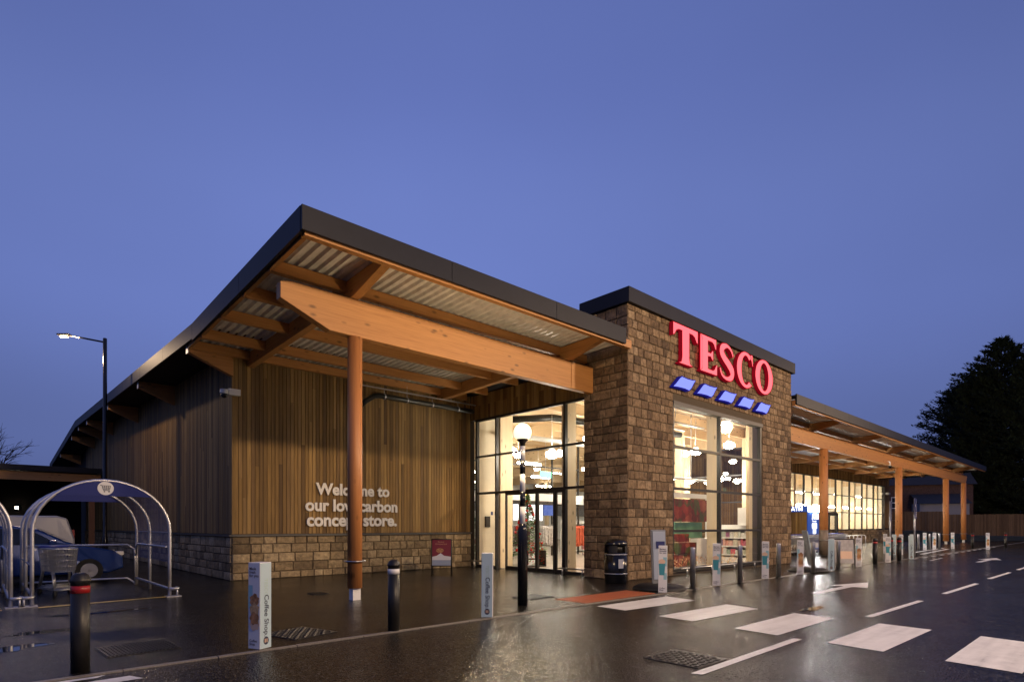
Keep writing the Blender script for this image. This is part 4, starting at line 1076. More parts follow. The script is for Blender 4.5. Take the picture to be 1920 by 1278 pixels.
for k, (x, y, l_) in enumerate(((17.0, 23.5, "tall white shelf bay of goods behind the christmas tree"), (20.5, 24.0, "tall white shelf bay of goods straight through the entrance doors"), (24.3, 15.6, "tall white shelf bay of goods behind the tower window display"), (28.6, 18.4, "tall white shelf bay of goods at the back right of the tower window"))):
    gs = empty("shelf_bay", (x, y, 0), l_, "shelf unit")
    mb = MB(); mb.box(x-1.3, x+1.3, y-.02, y+.03, .012, 2.2)
    for z in (.1, .5, .9, 1.3, 1.7): mb.box(x-1.3, x+1.3, y-.42, y-.02, z, z+.035)
    mb.box(x-1.3, x+1.3, y-.1, y-.02, 2.0, 2.3); mb.build("shelves", M['shop_white'], gs)
    mb = MB()
    for z in (.14, .54, .94, 1.34, 1.74):
        u = x-1.28
        while u < x+1.2:
            wd = rnd.uniform(.08, .24); mb.box(u, u+wd-.015, y-.40, y-.06, z, z+rnd.uniform(.16, .32)); u += wd
    mb.build("goods", M['goods'], gs)
pn = empty("promotion_panel", (53, 17.6, 2), "white lit promotion panels behind the wing window", "sign")
mb = MB(); mb.box(52.2, 54.6, 18.4, 18.45, 1.75, 2.5); mb.box(56.6, 57.6, 18.4, 18.45, 1.75, 2.5); mb.build("panel", M['screen'], pn)
mb = MB()
for x in (52.5, 53.0, 53.6): mb.box(x, x+.2, 18.385, 18.395, 2.1, 2.3)
mb.build("print", M['poster_red'], pn)

# ------------------------------------------------------------------ street lamps
def street_lamp(x, y, h, dx, dy, label, watts, group=None):
    o = empty("street_lamp", (x, y, 0), label, "street lamp", group)
    mb = MB(); mb.lathe([(.085, 0), (.085, 1.1), (.062, 1.15), (.062, h), (.05, h+.02)], 16); mb.build("pole", M['gloss_black'], o, local=True)
    hz = h+.12
    mb = MB(); mb.tube([(0, 0, h-.12), (dx*.5, dy*.5, h+.02), (dx*.86, dy*.86, hz)], .03, 8); mb.build("arm", M['gloss_black'], o, local=True)
    a = math.atan2(dy, dx)
    mb = MB(); mb.obox((dx, dy, hz+.03), .42, .17, .06, a); hd = mb.build("head", M['gloss_black'], o, local=True, bevel=.02)
    mb = MB(); mb.obox((dx, dy, hz-.03), .27, .13, .06, a); mb.build("lens", M['lamp_em'], hd, local=True, bevel=.015)
    ld = bpy.data.lights.new("lantern", 'POINT'); ld.energy = watts; ld.color = (1, .70, .42); ld.shadow_soft_size = .12 if h < 9 else .5
    lo = bpy.data.objects.new("lantern", ld); COL.objects.link(lo); lo.parent = o; lo.location = (dx, dy, hz-.14)
    return o
street_lamp(3.21, 24.24, 7.95, -1.04, .98, "lit black street lamp with a short arm beside the dark side wall", 300)
street_lamp(7.5, -9.0, 9.9, .2, 1.2, "car park lamp standing behind the photographer", CAR_PARK_W*1.0)
street_lamp(24.0, -8.0, 9.9, -.2, 1.2, "car park lamp standing across the road from the tower", CAR_PARK_W*1.25)
street_lamp(47.0, -6.0, 9.9, -.2, 1.2, "car park lamp standing across the road from the far canopy", CAR_PARK_W*.9)

# ------------------------------------------------------------------ crossing beacon
bc = empty("crossing_beacon", (7.55, 7.9, 0), "black and white striped crossing beacon with a lit yellow globe", "beacon")
mb = MB(); mb.lathe([(.095, 0), (.095, 1.42), (.085, 1.46), (.055, 1.54)], 20); mb.build("base_sleeve", M['gloss_black'], bc, local=True)
z = 1.54; k = 0
for zt in (1.86, 2.14, 2.47, 2.72, 3.0):
    mb = MB(); mb.lathe([(.050, z), (.050, zt)], 18); mb.build("pole_band", M['white_plain'] if k % 2 == 0 else M['gloss_black'], bc, local=True); z = zt; k += 1
mb = MB(); mb.lathe([(.05, 3.0), (.055, 3.06), (.11, 3.12), (.115, 3.15)], 20); mb.build("collar", M['iron'], bc, local=True)
mb = MB(); pr_ = [(.172*math.sin(PI*i/14), -.172*math.cos(PI*i/14)) for i in range(1, 14)]; mb.lathe([(a, b+3.26) for a, b in pr_], 28); mb.build("globe", M['globe'], bc, local=True)
ld = bpy.data.lights.new("globe_light", 'POINT'); ld.energy = GLOBE_W; ld.color = (1, .74, .42); ld.shadow_soft_size = .20
lo = bpy.data.objects.new("globe_light", ld); COL.objects.link(lo); lo.parent = bc; lo.location = (0, 0, 3.26)

# ------------------------------------------------------------------ bollards
def tagc(o, label): o["label"] = label; return o
def plain_bollard(x, y, band, label, first=[None]):
    o = empty("bollard", (x, y, 0), label, "bollard", "black bollards along the kerb")
    mb = MB(); mb.lathe([(.083, 0), (.083, .81)], 24)
    mb.lathe([(.083, .885), (.083, .92), (.091, .925), (.091, .945), (.081, .96), (.072, .99), (.045, 1.012), (.01, 1.018)], 24); mb.build("post", M['black'], o, local=True)
    mb = MB(); mb.lathe([(.0845, .81), (.0845, .885)], 24); mb.build("reflective_band", M[band], o, local=True)
    return o
plain_bollard(.77, 7.40, 'red_band', "black bollard with a red band at the near left of the pavement")
plain_bollard(4.38, 7.26, 'white_band', "black bollard with a white band in front of the round timber column")
b_ = plain_bollard(25.5, 6.95, 'red_band', "black red banded bollard right of the folding notice board")
for (x, y, l) in ((28.6, 6.9, "black red banded bollard standing left of the disabled parking signs"), (29.4, 7.4, "black red banded bollard half hidden behind another black bollard"), (48.9, 7.6, "lone black bollard right of the last timber column"), (53.0, 6.4, "black bollard at the far right end of the row")):
    c = copy_tree(b_); c.location = (x, y, 0); tagc(c, l)
st = empty("steel_bollard", (12.47, 7.2, 0), "stainless steel bollard nearest the tilted pavement sign", "bollard", "steel bollards along the kerb")
mb = MB(); mb.lathe([(.062, 0), (.062, .97), (.058, .985), (.02, .992)], 28); mb.build("tube", M['steel'], st, local=True)
mb = MB(); mb.lathe([(.11, .004), (.11, .014), (.065, .018)], 24); mb.build("base_plate", M['iron'], st, local=True)
for (x, y, l) in ((14.70, 7.12, "stainless steel bollard in front of the right half of the tower window"), (17.04, 7.1, "stainless steel bollard in front of the right edge of the stone tower"), (19.53, 7.05, "stainless steel bollard in front of the sleeved canopy column"),
                  (21.64, 7.0, "stainless steel bollard in front of the folding notice board"), (41.4, 9.0, "pale steel bollard just right of the nearer parking sign"), (43.9, 8.95, "pale steel bollard between two sleeved bollards left of the third column"), (46.2, 8.9, "pale steel bollard touching the third timber column")):
    c = copy_tree(st); c.location = (x, y, 0); tagc(c, l)

def coffee(variant):
    o = empty("sleeved_bollard", (0, 0, 0), "x", "advertising bollard", "sleeved bollards with coffee shop advertising")
    h, H = .092, 1.055
    mb = MB(); mb.box(-h, h, -h, h, .01, H); mb.build("sleeve", M['sleeve'], o, local=True, bevel=.006)
    e = h+.0015
    mb = MB(); mb.quad((-h+.005, -e, .015), (h-.005, -e, .015), (h-.005, -e, H-.008), (-h+.005, -e, H-.008)); mb.build("text_panel", M['sleeve_blue'], o, local=True)
    f = h+.0035
    # downward running words on the text side
    dn = lambda u, v, w: (-.022+v, -f-.001, .665-u)
    mb = MB(); put_text(mb, "Coffee Shop.", dn, .098, .012)
    mb.build("lettering", M['ink'], o, local=True); mb = MB(); n = 20; mb.add([(.004+.042*math.cos(2*PI*i/n), -f, .105+.05*math.sin(2*PI*i/n)) for i in range(n)], [tuple(range(n))])
    mb.build("badge", M['ink'], o, local=True)
    mb = MB(); mb.quad((-.018, -f-.001, .082), (-.004, -f-.001, .082), (-.004, -f-.001, .128), (-.018, -f-.001, .128)); mb.quad((.010, -f-.001, .082), (.024, -f-.001, .082), (.024, -f-.001, .128), (.010, -f-.001, .128))
    mb.build("badge_bars", M['peach'], o, local=True)
    mb = MB(); put_text(mb, "TESCO", lambda u, v, w: (-.02+v, -f, .86-u), .07, .004); mb.build("faint_lettering", M['ink_faint'], o, local=True)
    # picture side, facing -X: u runs to the right (-Y)
    g = h+.003
    def q(mb, u0, u1, z0, z1, d=0): mb.quad((-g-d, -u0, z0), (-g-d, -u1, z0), (-g-d, -u1, z1), (-g-d, -u0, z1))
    wl3 = ("Barista", "brewed", "for you.") if variant == 'cup' else ("Made", "fresh", "for you.")
    mb = MB()
    for i, t in enumerate(wl3): put_text(mb, t, lambda u, v, w, i=i: (-g-.001, .07-u, .965-i*.042+v), .048, .012)
    mb.build("lettering", M['ink'], o, local=True); mb = MB()
    put_text(mb, "Coffee", lambda u, v, w: (-g-.001, .07-u, .095+v), .044, .010); put_text(mb, "Shop", lambda u, v, w: (-g-.001, .07-u, .055+v), .044, .010)
    mb.build("lettering", M['ink'], o, local=True)
    if variant == 'cup':
        mb = MB(); q(mb, .01, .088, .60, .80); mb.build("print_square", M['sky_print'], o, local=True); mb = MB(); q(mb, .02, .088, .30, .45); mb.build("print_square", M['sky_print'], o, local=True)
        mb = MB(); n = 18; mb.add([(-g-.001, .015-.075*math.cos(2*PI*i/n), .70+.055*math.sin(2*PI*i/n)) for i in range(n)], [tuple(range(n))]); mb.build("print_foam", M['peach'], o, local=True)
        mb = MB(); mb.add([(-g-.002, .085, .655), (-g-.002, -.055, .655), (-g-.002, -.04, .40), (-g-.002, .07, .40)], [(0,1,2,3)]); mb.build("print_cup", M['teal'], o, local=True)
    else:
        mb = MB(); q(mb, -.088, -.02, .50, .78); mb.build("print_square", M['sky_print'], o, local=True)
        for nm, cz, mt, d in (("print_bread", .60, 'crust', .001), ("print_filling", .49, 'crust2', .002), ("print_loaf", .38, 'crust', .0025), ("print_plate", .31, 'peach', .0015)):
            mb = MB(); n = 16; ph = cz*9
            mb.add([(-g-d, -.01-.072*math.cos(2*PI*i/n)*(1+.15*math.sin(3*i+ph)), cz+.075*math.sin(2*PI*i/n)*(1+.2*math.cos(2*i+ph))) for i in range(n)], [tuple(range(n))]); mb.build(nm, M[mt], o, local=True)
    return o
bread = coffee('bread'); cup = coffee('cup')
spots = [('bread', 2.53, 7.30, 25.8, "nearest sleeved bollard with a sandwich picture, left of the timber column"), ('bread', 6.15, 7.28, -43, "sleeved bollard showing Coffee Shop lettering, left of the striped beacon"),
  ('cup', 11.3, 7.27, 30, "white sleeved bollard with a blue cup picture at the end of the zebra crossing"), ('cup', 13.6, 7.2, 27, "sleeved bollard with a dark cup picture between the first two steel bollards"),
  ('cup', 16.34, 7.18, 24, "sleeved bollard with a cup picture before the right edge of the tower window"), ('bread', 18.63, 7.1, 20, "sleeved bollard with a golden bread picture in front of the parked trolleys"),
  ('cup', 20.95, 7.0, -70, "sleeved bollard showing its pale text side left of the folding notice board"), ('bread', 23.74, 7.0, 18, "sleeved bollard with a brown bread picture right of the folding notice board"),
  ('cup', 27.2, 6.95, 16, "sleeved bollard with a teal cup picture, nearest below the parking signs"), ('cup', 36.06, 9.34, 16, "white sleeved bollard set back, left of the second column foot"),
  ('bread', 34.4, 8.54, -74, "blue sided sleeved bollard just left of the second column foot"), ('cup', 34.9, 8.35, 14, "sleeved bollard with a cup picture hiding the second column foot"),
  ('cup', 30.73, 6.95, -76, "sleeved bollard showing a text side in front of the taller parking sign pole"), ('bread', 35.73, 8.07, -76, "blue sided sleeved bollard behind the taller parking sign pole"),
  ('cup', 43.0, 9.02, 12, "far sleeved bollard with a dark cup picture right of the parking sign"), ('bread', 44.9, 8.92, 12, "far sleeved bollard with a yellowish picture left of the third column"),
  ('cup', 46.86, 8.31, 10, "far sleeved bollard with a cup picture between the last two columns"), ('bread', 46.0, 6.4, 8, "isolated sleeved bollard near the right edge, by the far road arrow")]
first = {'bread': True, 'cup': True}
for k, x, y, rz, l in spots:
    src = bread if k == 'bread' else cup
    c = src if first[k] else copy_tree(src)
    c.location = (x, y, .0); c.rotation_euler = (random.uniform(-.014, .014), random.uniform(-.014, .014), R(rz)); tagc(c, l); first[k] = False

# ------------------------------------------------------------------ signs on the pavement
ab = empty("notice_board", (10.52, 14.62, 0), "dark red poster in a black frame standing before the stone plinth", "notice board")
ab.rotation_euler.z = R(-40)
def lean(mb, y0, sgn, h=1.09):
    pass
mb = MB(); sl = .16
for s in (-.30, .30):
    mb.tube([(s, -.16, 0), (s, -.02, 1.08)], .018, 6); mb.tube([(s, .30, 0), (s, .0, 1.06)], .014, 6)
mb.tube([(-.3, -.02, 1.08), (.3, -.02, 1.08)], .018, 6); mb.tube([(-.3, -.125, .27), (.3, -.125, .27)], .018, 6)
mb.build("frame", M['black'], ab, local=True)
def lp(u, z, d=0): return (u, -.125+(z-.27)*(.105/.81)-.008-d, z)
mb = MB(); mb.quad(lp(-.285, .55), lp(.285, .55), lp(.285, 1.065), lp(-.285, 1.065)); mb.build("poster", M['poster_red'], ab, local=True)
mb = MB(); mb.quad(lp(-.285, .28), lp(.285, .28), lp(.285, .45), lp(-.285, .45)); mb.build("poster_band", M['poster_grey'], ab, local=True)
mb = MB(); mb.add([lp(-.285, .45), lp(.285, .45), lp(.285, .55), lp(.08, .58, .002), lp(-.03, .66, .002), lp(-.15, .58, .002), lp(-.285, .55)], [(0,1,2,3,4,5,6)]); mb.build("poster_snow", M['sleeve'], ab, local=True)
mb = MB(); mb.add([lp(-.05+.12*math.cos(i*.4488), .74+.07*math.sin(i*.4488), .004) for i in range(14)], [tuple(range(14))]); mb.build("poster_food", M['crust'], ab, local=True)
mb = MB(); put_text(mb, "Discover", lambda u, v, w: lp(-.12+u, .99+v, .004), .055, .01); mb.build("lettering", M['gold'], ab, local=True); mb = MB(); put_text(mb, "Christmas food", lambda u, v, w: lp(-.2+u, .92+v, .004), .058, .008); mb.build("lettering", M['gold'], ab, local=True)

def base_disc(o):
    mb = MB(); mb.lathe([(.62, .0), (.62, .03), (.5, .10), (.3, .13), (.1, .14)], 30); mb.build("rubber_base", M['rubber'], o, local=True)
ps = empty("pavement_sign", (11.9, 7.75, 0), "tilted grey framed pavement sign on a round black rubber base by the tower", "pavement sign"); ps.rotation_euler.z = R(-28)
base_disc(ps)
mb = MB(); mb.obox((0, .02, .76), .40, .05, 1.3, 0, R(-4)); mb.build("frame", M['shop_grey'], ps, local=True, bevel=.04)
mb = MB(); mb.obox((0, -.012, .80), .32, .02, 1.14, 0, R(-4)); mb.build("poster", M['poster_grey'], ps, local=True)
mb = MB(); mb.obox((.02, -.026, 1.05), .22, .01, .16, 0, R(-4)); mb.obox((-.05, -.026, .62), .18, .01, .4, 0, R(-4)); mb.build("print", M['atm_blue'] if False else M['sign_blue'], ps, local=True)
ps2 = empty("pavement_sign", (20.2, 7.45, 0), "grey pavement sign seen edge on, on a round black base beside the sleeved column", "pavement sign"); ps2.rotation_euler.z = R(35)
base_disc(ps2)
mb = MB(); mb.obox((0, .02, .76), .5, .05, 1.2, 0, R(-10)); mb.build("frame", M['shop_grey'], ps2, local=True, bevel=.04)
mb = MB(); mb.obox((0, -.016, .8), .42, .02, 1.05, 0, R(-10)); mb.build("poster", M['sleeve_blue'], ps2, local=True)
fb = empty("folding_board", (22.5, 7.1, 0), "folding notice board with black edges standing among the kerb bollards", "notice board"); fb.rotation_euler.z = R(-66); fb.scale = (.85, .85, .95)
mb = MB()
for s in (-.36, .36): mb.tube([(s, -.34, 0), (s, 0, 1.08)], .022, 6); mb.tube([(s, .34, 0), (s, 0, 1.08)], .022, 6)
mb.tube([(-.36, 0, 1.08), (.36, 0, 1.08)], .022, 6); mb.build("frame", M['black'], fb, local=True)
for s in (-1, 1):
    mb = MB(); mb.add([(-.35, s*.28, .2), (.35, s*.28, .2), (.35, s*.012, 1.06), (-.35, s*.012, 1.06)], [(0,1,2,3)]); mb.build("board_panel", M['sleeve_blue'] if s > 0 else M['board_grey'], fb, local=True)
mb = MB(); mb.add([(-.28, -.235, .36), (.28, -.235, .36), (.28, -.15, .64), (-.28, -.15, .64)], [(0,1,2,3)]); mb.build("print", M['peach'], fb, local=True)
def park_sign(x, y, h, rz, label):
    o = empty("parking_sign", (x, y, 0), label, "parking sign", "blue disabled parking signs"); o.rotation_euler.z = R(rz)
    mb = MB(); mb.tube([(0, 0, 0), (0, 0, h)], .038, 10); mb.build("pole", M['galv'], o, local=True)
    mb = MB(); mb.box(-.19, .19, -.06, -.045, h-1.0, h-.02); mb.build("plate", M['sign_blue'], o, local=True, bevel=.004)
    mb = MB(); f = -.063
    n = 14; mb.add([(-.02+.035*math.cos(2*PI*i/n), f, h-.17+.035*math.sin(2*PI*i/n)) for i in range(n)], [tuple(range(n))])
    mb.add([(-.05, f, h-.42), (-.01, f, h-.42), (-.0, f, h-.22), (-.04, f, h-.22)], [(0,1,2,3)]); mb.quad((-.03, f, h-.42), (.09, f, h-.42), (.09, f, h-.39), (-.03, f, h-.39)); mb.quad((.07, f, h-.54), (.10, f, h-.54), (.09, f, h-.40), (.06, f, h-.40))
    for i in range(9):
        a = R(150+i*24); b = R(150+(i+1)*24); c0, cz = -.02, h-.46
        mb.quad((c0+.10*math.cos(a), f, cz+.10*math.sin(a)), (c0+.125*math.cos(a), f, cz+.125*math.sin(a)), (c0+.125*math.cos(b), f, cz+.125*math.sin(b)), (c0+.10*math.cos(b), f, cz+.10*math.sin(b)))
    for z in (.72, .82, .90): mb.quad((-.14, f, h-z), (.14, f, h-z), (.14, f, h-z+.05), (-.14, f, h-z+.05))
    mb.build("symbol", M['board_grey'], o, local=True)
    return o
park_sign(34.3, 8.67, 2.75, 12, "blue parking sign on a thin pole left of the second column")
park_sign(34.0, 7.55, 2.85, 4, "taller blue parking sign on a pale pole right of the second column")

# ------------------------------------------------------------------ litter bin
bn = empty("litter_bin", (12.33, 9.35, 0), "black round litter bin with two steel bands at the corner of the tower", "litter bin")
mb = MB(); mb.lathe([(.27, 0), (.29, .03), (.29, .16), (.30, .18), (.30, .80)], 30); mb.build("body", M['gloss_black'], bn, local=True)
mb = MB()
for k in range(8):
    a0 = 2*PI*k/8
    if k % 2 == 0:
        for i in range(5):
            a = a0+2*PI/8*i/5; b = a0+2*PI/8*(i+1)/5
            mb.quad((.30*math.cos(a), .30*math.sin(a), .80), (.30*math.cos(b), .30*math.sin(b), .80), (.295*math.cos(b), .295*math.sin(b), 1.0), (.295*math.cos(a), .295*math.sin(a), 1.0))
mb.lathe([(.24, .78), (.24, 1.0)], 24)
mb.build("mouth", M['black'], bn, local=True)
mb = MB(); mb.lathe([(.30, .98), (.305, 1.02), (.29, 1.08), (.22, 1.13), (.10, 1.155), (.01, 1.16)], 30); mb.build("hood", M['gloss_black'], bn, local=True)
mb = MB(); mb.lathe([(.304, .74), (.304, .765)], 30); mb.build("band", M['galv'], bn, local=True)
mb = MB(); mb.lathe([(.304, .24), (.304, .265)], 30); mb.build("band", M['galv'], bn, local=True)
mb = MB(); a = R(-118); t = Vector((-math.sin(a), math.cos(a), 0)); c = Vector((math.cos(a), math.sin(a), 0))*.312
mb.quad(tuple(c-t*.07+Vector((0, 0, .40))), tuple(c+t*.07+Vector((0, 0, .40))), tuple(c+t*.07+Vector((0, 0, .64))), tuple(c-t*.07+Vector((0, 0, .64)))); mb.build("notice", M['white_plain'], bn, local=True)

# ------------------------------------------------------------------ covers, tactile paving
tp = empty("tactile_paving", (9.8, 7.6, 0), "red ribbed tactile paving at the end of the zebra crossing", "tactile paving")
mb = MB()
for i in range(6):
    for j in range(2):
        mb.box(8.62+i*.4+.004, 8.62+(i+1)*.4-.004, 7.27+j*.4+.004, 7.27+(j+1)*.4-.004, 0, .008)
mb.build("slabs", M['tactile'], tp)
mb = MB()
for i in range(36):
    for j in range(12): 
        cx_, cy_ = 8.62+.033+i*.0667, 7.27+.033+j*.0667
        mb.add([(cx_-.02, cy_-.02, .008), (cx_+.02, cy_-.02, .008), (cx_+.02, cy_+.02, .008), (cx_-.02, cy_+.02, .008), (cx_-.012, cy_-.012, .014), (cx_+.012, cy_-.012, .014), (cx_+.012, cy_+.012, .014), (cx_-.012, cy_+.012, .014)], [(4,5,6,7), (0,1,5,4), (1,2,6,5), (2,3,7,6), (3,0,4,7)])
mb.build("blisters", M['tactile'], tp)
def cover(x0, x1, y0, y1, z, label, style, rot=0, lbl="access cover"):
    o = empty("access_cover", ((x0+x1)/2, (y0+y1)/2, z), label, lbl); o.rotation_euler.z = rot
    a, b = (x1-x0)/2, (y1-y0)/2
    mb = MB(); mb.box(-a, a, -b, b, -.02, .004)
    if style == 'stud':
        n, m_ = int(a*2/.072), int(b*2/.072)
        for i in range(n):
            for j in range(m_):
                x, y = -a+.036+i*.072, -b+.036+j*.072; an = PI/4 if (i+j) % 2 else -PI/4
                pts = [(x+u*math.cos(an)-v*math.sin(an), y+u*math.sin(an)+v*math.cos(an)) for u, v in ((-.034, 0), (0, -.014), (.034, 0), (0, .014))]
                mb.add([(p[0], p[1], .004) for p in pts]+[(x+(p[0]-x)*.6, y+(p[1]-y)*.6, .016) for p in pts], [(4,5,6,7), (0,1,5,4), (1,2,6,5), (2,3,7,6), (3,0,4,7)])
    else:
        n = int(a*2/.04)
        for i in range(n): mb.box(-a+.01+i*.04, -a+.03+i*.04, -b+.01, b-.01, .004, .016)
    mb.build("plate", M['iron'], o, local=True)
cover(5.6, 6.24, 3.17, 3.86, ZR, "square studded metal cover in the road beside the long white line", 'stud')
cover(1.05, 1.82, 7.95, 8.65, .004, "slotted metal drain grate by the near left bollard", 'bar', .05, "drain grate")
cover(2.95, 3.65, 7.6, 8.35, .004, "double studded metal cover behind the nearest sleeved bollard", 'stud', .25)
cover(5.35, 5.7, 12.15, 12.5, .004, "small pale square cover in the pavement near the column", 'bar', 0)
cover(8.2, 8.9, 8.35, 8.9, .004, "ribbed metal cover beside the red tactile paving", 'bar', 0)

# ------------------------------------------------------------------ trolley shelters
def arch(hw, zs, zt, n=20):
    """points of a hoop in the XZ plane"""
    pts = [(-hw, 0), (-hw, zs*.5), (-hw, zs)]
    for i in range(1, n): a = PI-PI*i/n; pts.append((hw*math.cos(a), zs+(zt-zs)*math.sin(a)))
    return pts+[(hw, zs), (hw, zs*.5), (hw, 0)]
sh_ = empty("trolley_shelter", (1.86, 14.0, 0), "arched trolley shelter with navy front panel and trolley symbol", "trolley shelter", "trolley shelters")
HW, ZS, ZT = 1.13, 1.38, 2.40
for y in (0, 1.95, 3.5):
    mb = MB(); mb.tube([(x, y, z) for x, z in arch(HW, ZS, ZT)], .034, 10); mb.build("hoop", M['galv'], sh_, local=True)
ar = arch(HW-.015, ZS, ZT-.02, 24)[2:-2]
mb = MB(); side = [(-HW+.015, .72)]+[p for p in ar]+[(HW-.015, .72)]
n = len(side)
mb.add([(x, .03, z) for x, z in side]+[(x, 3.47, z) for x, z in side], [(i, i+1, n+i+1, n+i) for i in range(n-1) if not (2.13 < side[i][1] and 2.13 < side[i+1][1])]); mb.build("clear_panel", M['poly'], sh_, local=True)
for y in (-.02, 3.52):
    mb = MB(); top = [(x, z) for x, z in arch(HW-.02, ZS, ZT-.015, 40)[2:-2] if z > 2.08]; n = len(top)
    mb.prism([(x, z) for x, z in top], 'y', y-.012, y+.012); mb.build("front_panel", M['navy'], sh_, local=True)
mb = MB(); n = 28; mb.add([(.0+.135*math.cos(2*PI*i/n), -.036, 2.245+.135*math.sin(2*PI*i/n)) for i in range(n)], [tuple(range(n))]); sd = mb.build("symbol_disc", M['white_plain'], sh_, local=True)
mb = MB()
def ln(mb, a, b, t=.006, y=-.0395):
    d = Vector((b[0]-a[0], b[1]-a[1])); d.normalize(); nx, nz = -d.y*t, d.x*t
    mb.quad((a[0]-nx, y, a[1]-nz), (b[0]-nx, y, b[1]-nz), (b[0]+nx, y, b[1]+nz), (a[0]+nx, y, a[1]+nz))
c0 = (0, 2.245)
P_ = lambda u, v: (c0[0]+u, c0[1]+v)
for a, b in [((-.09,.06),(-.06,.055)), ((-.06,.055),(-.035,-.04)), ((-.06,.05),(.08,.05)), ((.08,.05),(.065,-.025)), ((-.04,-.02),(.065,-.025)), ((-.035,-.04),(.07,-.045)), ((-.02,.05),(-.01,-.02)), ((.015,.05),(.018,-.02)), ((.05,.05),(.045,-.02)), ((-.05,.015),(.073,.012))]: ln(mb, P_(*a), P_(*b))
for u in (-.02, .055): mb.add([(u+.014*math.cos(2*PI*i/10), -.0395, 2.245-.065+.014*math.sin(2*PI*i/10)) for i in range(10)], [tuple(range(10))])
mb.build("trolley_symbol", M['shop_grey'], sd, local=True)
mb = MB()
for z in (1.02, .17):
    mb.tube([(-HW+.06, 3.5, z), (HW-.2, 3.5, z), (HW-.06, 3.42, z-.12), (HW-.04, 3.4, 0)], .025, 8)
mb.tube([(HW-.05, 3.3, .75), (HW-.05, 3.2, 1.0), (HW-.05, 3.0, 1.05), (HW-.05, .05, 1.05)], .022, 8); mb.tube([(-HW+.05, 3.3, 1.05), (-HW+.05, .05, 1.05)], .022, 8)
mb.build("rail", M['galv'], sh_, local=True)
for s in (-1, 1):
    mb = MB(); mb.tube([(s*(HW-.02), 3.4, .17), (s*(HW-.02), .12, .17), (s*(HW+.02), -.12, .17), (s*(HW+.14), -.1, .17), (s*(HW+.14), .06, .17)], .03, 8); mb.tube([(s*(HW+.12), -.1, 0), (s*(HW+.12), -.1, .17)], .018, 6)
    mb.box(min(s*(HW-.08), s*(HW+.2)), max(s*(HW-.08), s*(HW+.2)), -.14, .1, 0, .012); mb.build("bumper", M['galv'], sh_, local=True)
mb = MB(); mb.tube([(-HW, .0, .74), (-HW, 3.5, .74)], .015, 6); mb.tube([(HW, .0, 1.36), (HW, 3.5, 1.36)], .012, 6); mb.build("panel_bar", M['galv'], sh_, local=True)
c = copy_tree(sh_); c.location = (1.86-2.56, 14.0, 0); tagc(c, "second arched trolley shelter cut off by the left edge of the photo")

def trolley():
    o = empty("shopping_trolley", (0, 0, 0), "x", "shopping trolley")
    mb = MB()   # basket: narrow at the front (+Y), open at the back
    def ringz(z, k): 
        f0, b0 = .95-.06*(1-k), .08+.03*(1-k); wf, wb = .20-.03*(1-k), .27-.04*(1-k)
        return [(-wb, b0, z), (-wf, f0, z), (wf, f0, z), (wb, b0, z)]
    for k in (0, .25, .5, .75, 1.0):
        z = .52+.48*k; p = ringz(z, k); mb.tube(p+[p[0]], .009 if k == 1 else .0045, 5)
    for i in range(15):
        t = i/14
        for sgn in (-1, 1):
            a0, a1 = ringz(.52, 0), ringz(1.0, 1)
            A = Vector(a0[0]).lerp(Vector(a0[1]), t); B = Vector(a1[0]).lerp(Vector(a1[1]), t)
            mb.tube([(sgn*A.x, A.y, A.z), (sgn*B.x, B.y, B.z)], .004, 4, cap=False)
    for i in range(9):
        t = i/8; a0, a1 = ringz(.52, 0), ringz(1.0, 1)
        for (u, v) in ((1, 2), (0, 3)):
            A = Vector(a0[u]).lerp(Vector(a0[v]), t); B = Vector(a1[u]).lerp(Vector(a1[v]), t); mb.tube([A, B], .004, 4, cap=False)
        A = Vector(a0[0]).lerp(Vector(a0[3]), t); B = Vector(a0[1]).lerp(Vector(a0[2]), t); mb.tube([A, B], .004, 4, cap=False)
    mb.build("basket", M['wire'], o, local=True)
    mb = MB()
    for s in (-1, 1):
        mb.tube([(s*.27, .0, 1.02), (s*.25, .12, .75), (s*.24, .16, .5), (s*.27, .02, .14)], .013, 6)
        mb.tube([(s*.27, .02, .14), (s*.18, .88, .14), (s*.18, .7, .52)], .013, 6)
    mb.tube([(-.18, .88, .14), (.18, .88, .14)], .011, 6); mb.tube([(-.25, .3, .17), (.25, .3, .17)], .008, 6); mb.tube([(-.23, .5, .17), (.23, .5, .17)], .008, 6)
    mb.build("frame", M['wire'], o, local=True)
    mb = MB(); mb.tube([(-.27, 0, 1.03), (.27, 0, 1.03)], .02, 8); mb.build("handle", M['handle_blue'], o, local=True)
    for s in (-1, 1):
        for y, xx in ((.02, .27), (.88, .18)):
            mb = MB(); mb.tube([(s*xx-.015, y, .062), (s*xx+.015, y, .062)], .06, 12); mb.build("wheel", M['tyre'], o, local=True)
    return o
tr = trolley(); tr.location = (1.22, 16.35, 0); tr.rotation_euler.z = R(180+8)
tagc(tr, "front trolley of the short row inside the trolley shelter"); tr["group"] = "trolleys nested in the shelter"
for i in range(3):
    c = copy_tree(tr); c.location = (1.22+.03*(i+1), 16.35+.24*(i+1), 0); c["label"] = ["second trolley nested in the shelter row", "third trolley nested in the shelter row", "last trolley nested against the shelter back rail"][i]
for i in range(15):
    c = copy_tree(tr); c.location = (28.6+.36*i, 12.2, 0); c.rotation_euler.z = R(-90); c["group"] = "trolleys nested in front of the cash machine"
    c["label"] = "nested trolley in the long row between the tower and the sleeved column"
for i in range(6):
    c = copy_tree(tr); c.location = (36.5+.38*i, 12.4, 0); c.rotation_euler.z = R(-90); c["group"] = "trolleys nested right of the sleeved column"
    c["label"] = "nested trolley in the short row right of the sleeved column"
tb = empty("trolley_rail", (31, 11.4, 0), "steel hooped guard rail in front of the long row of trolleys", "guard rail")
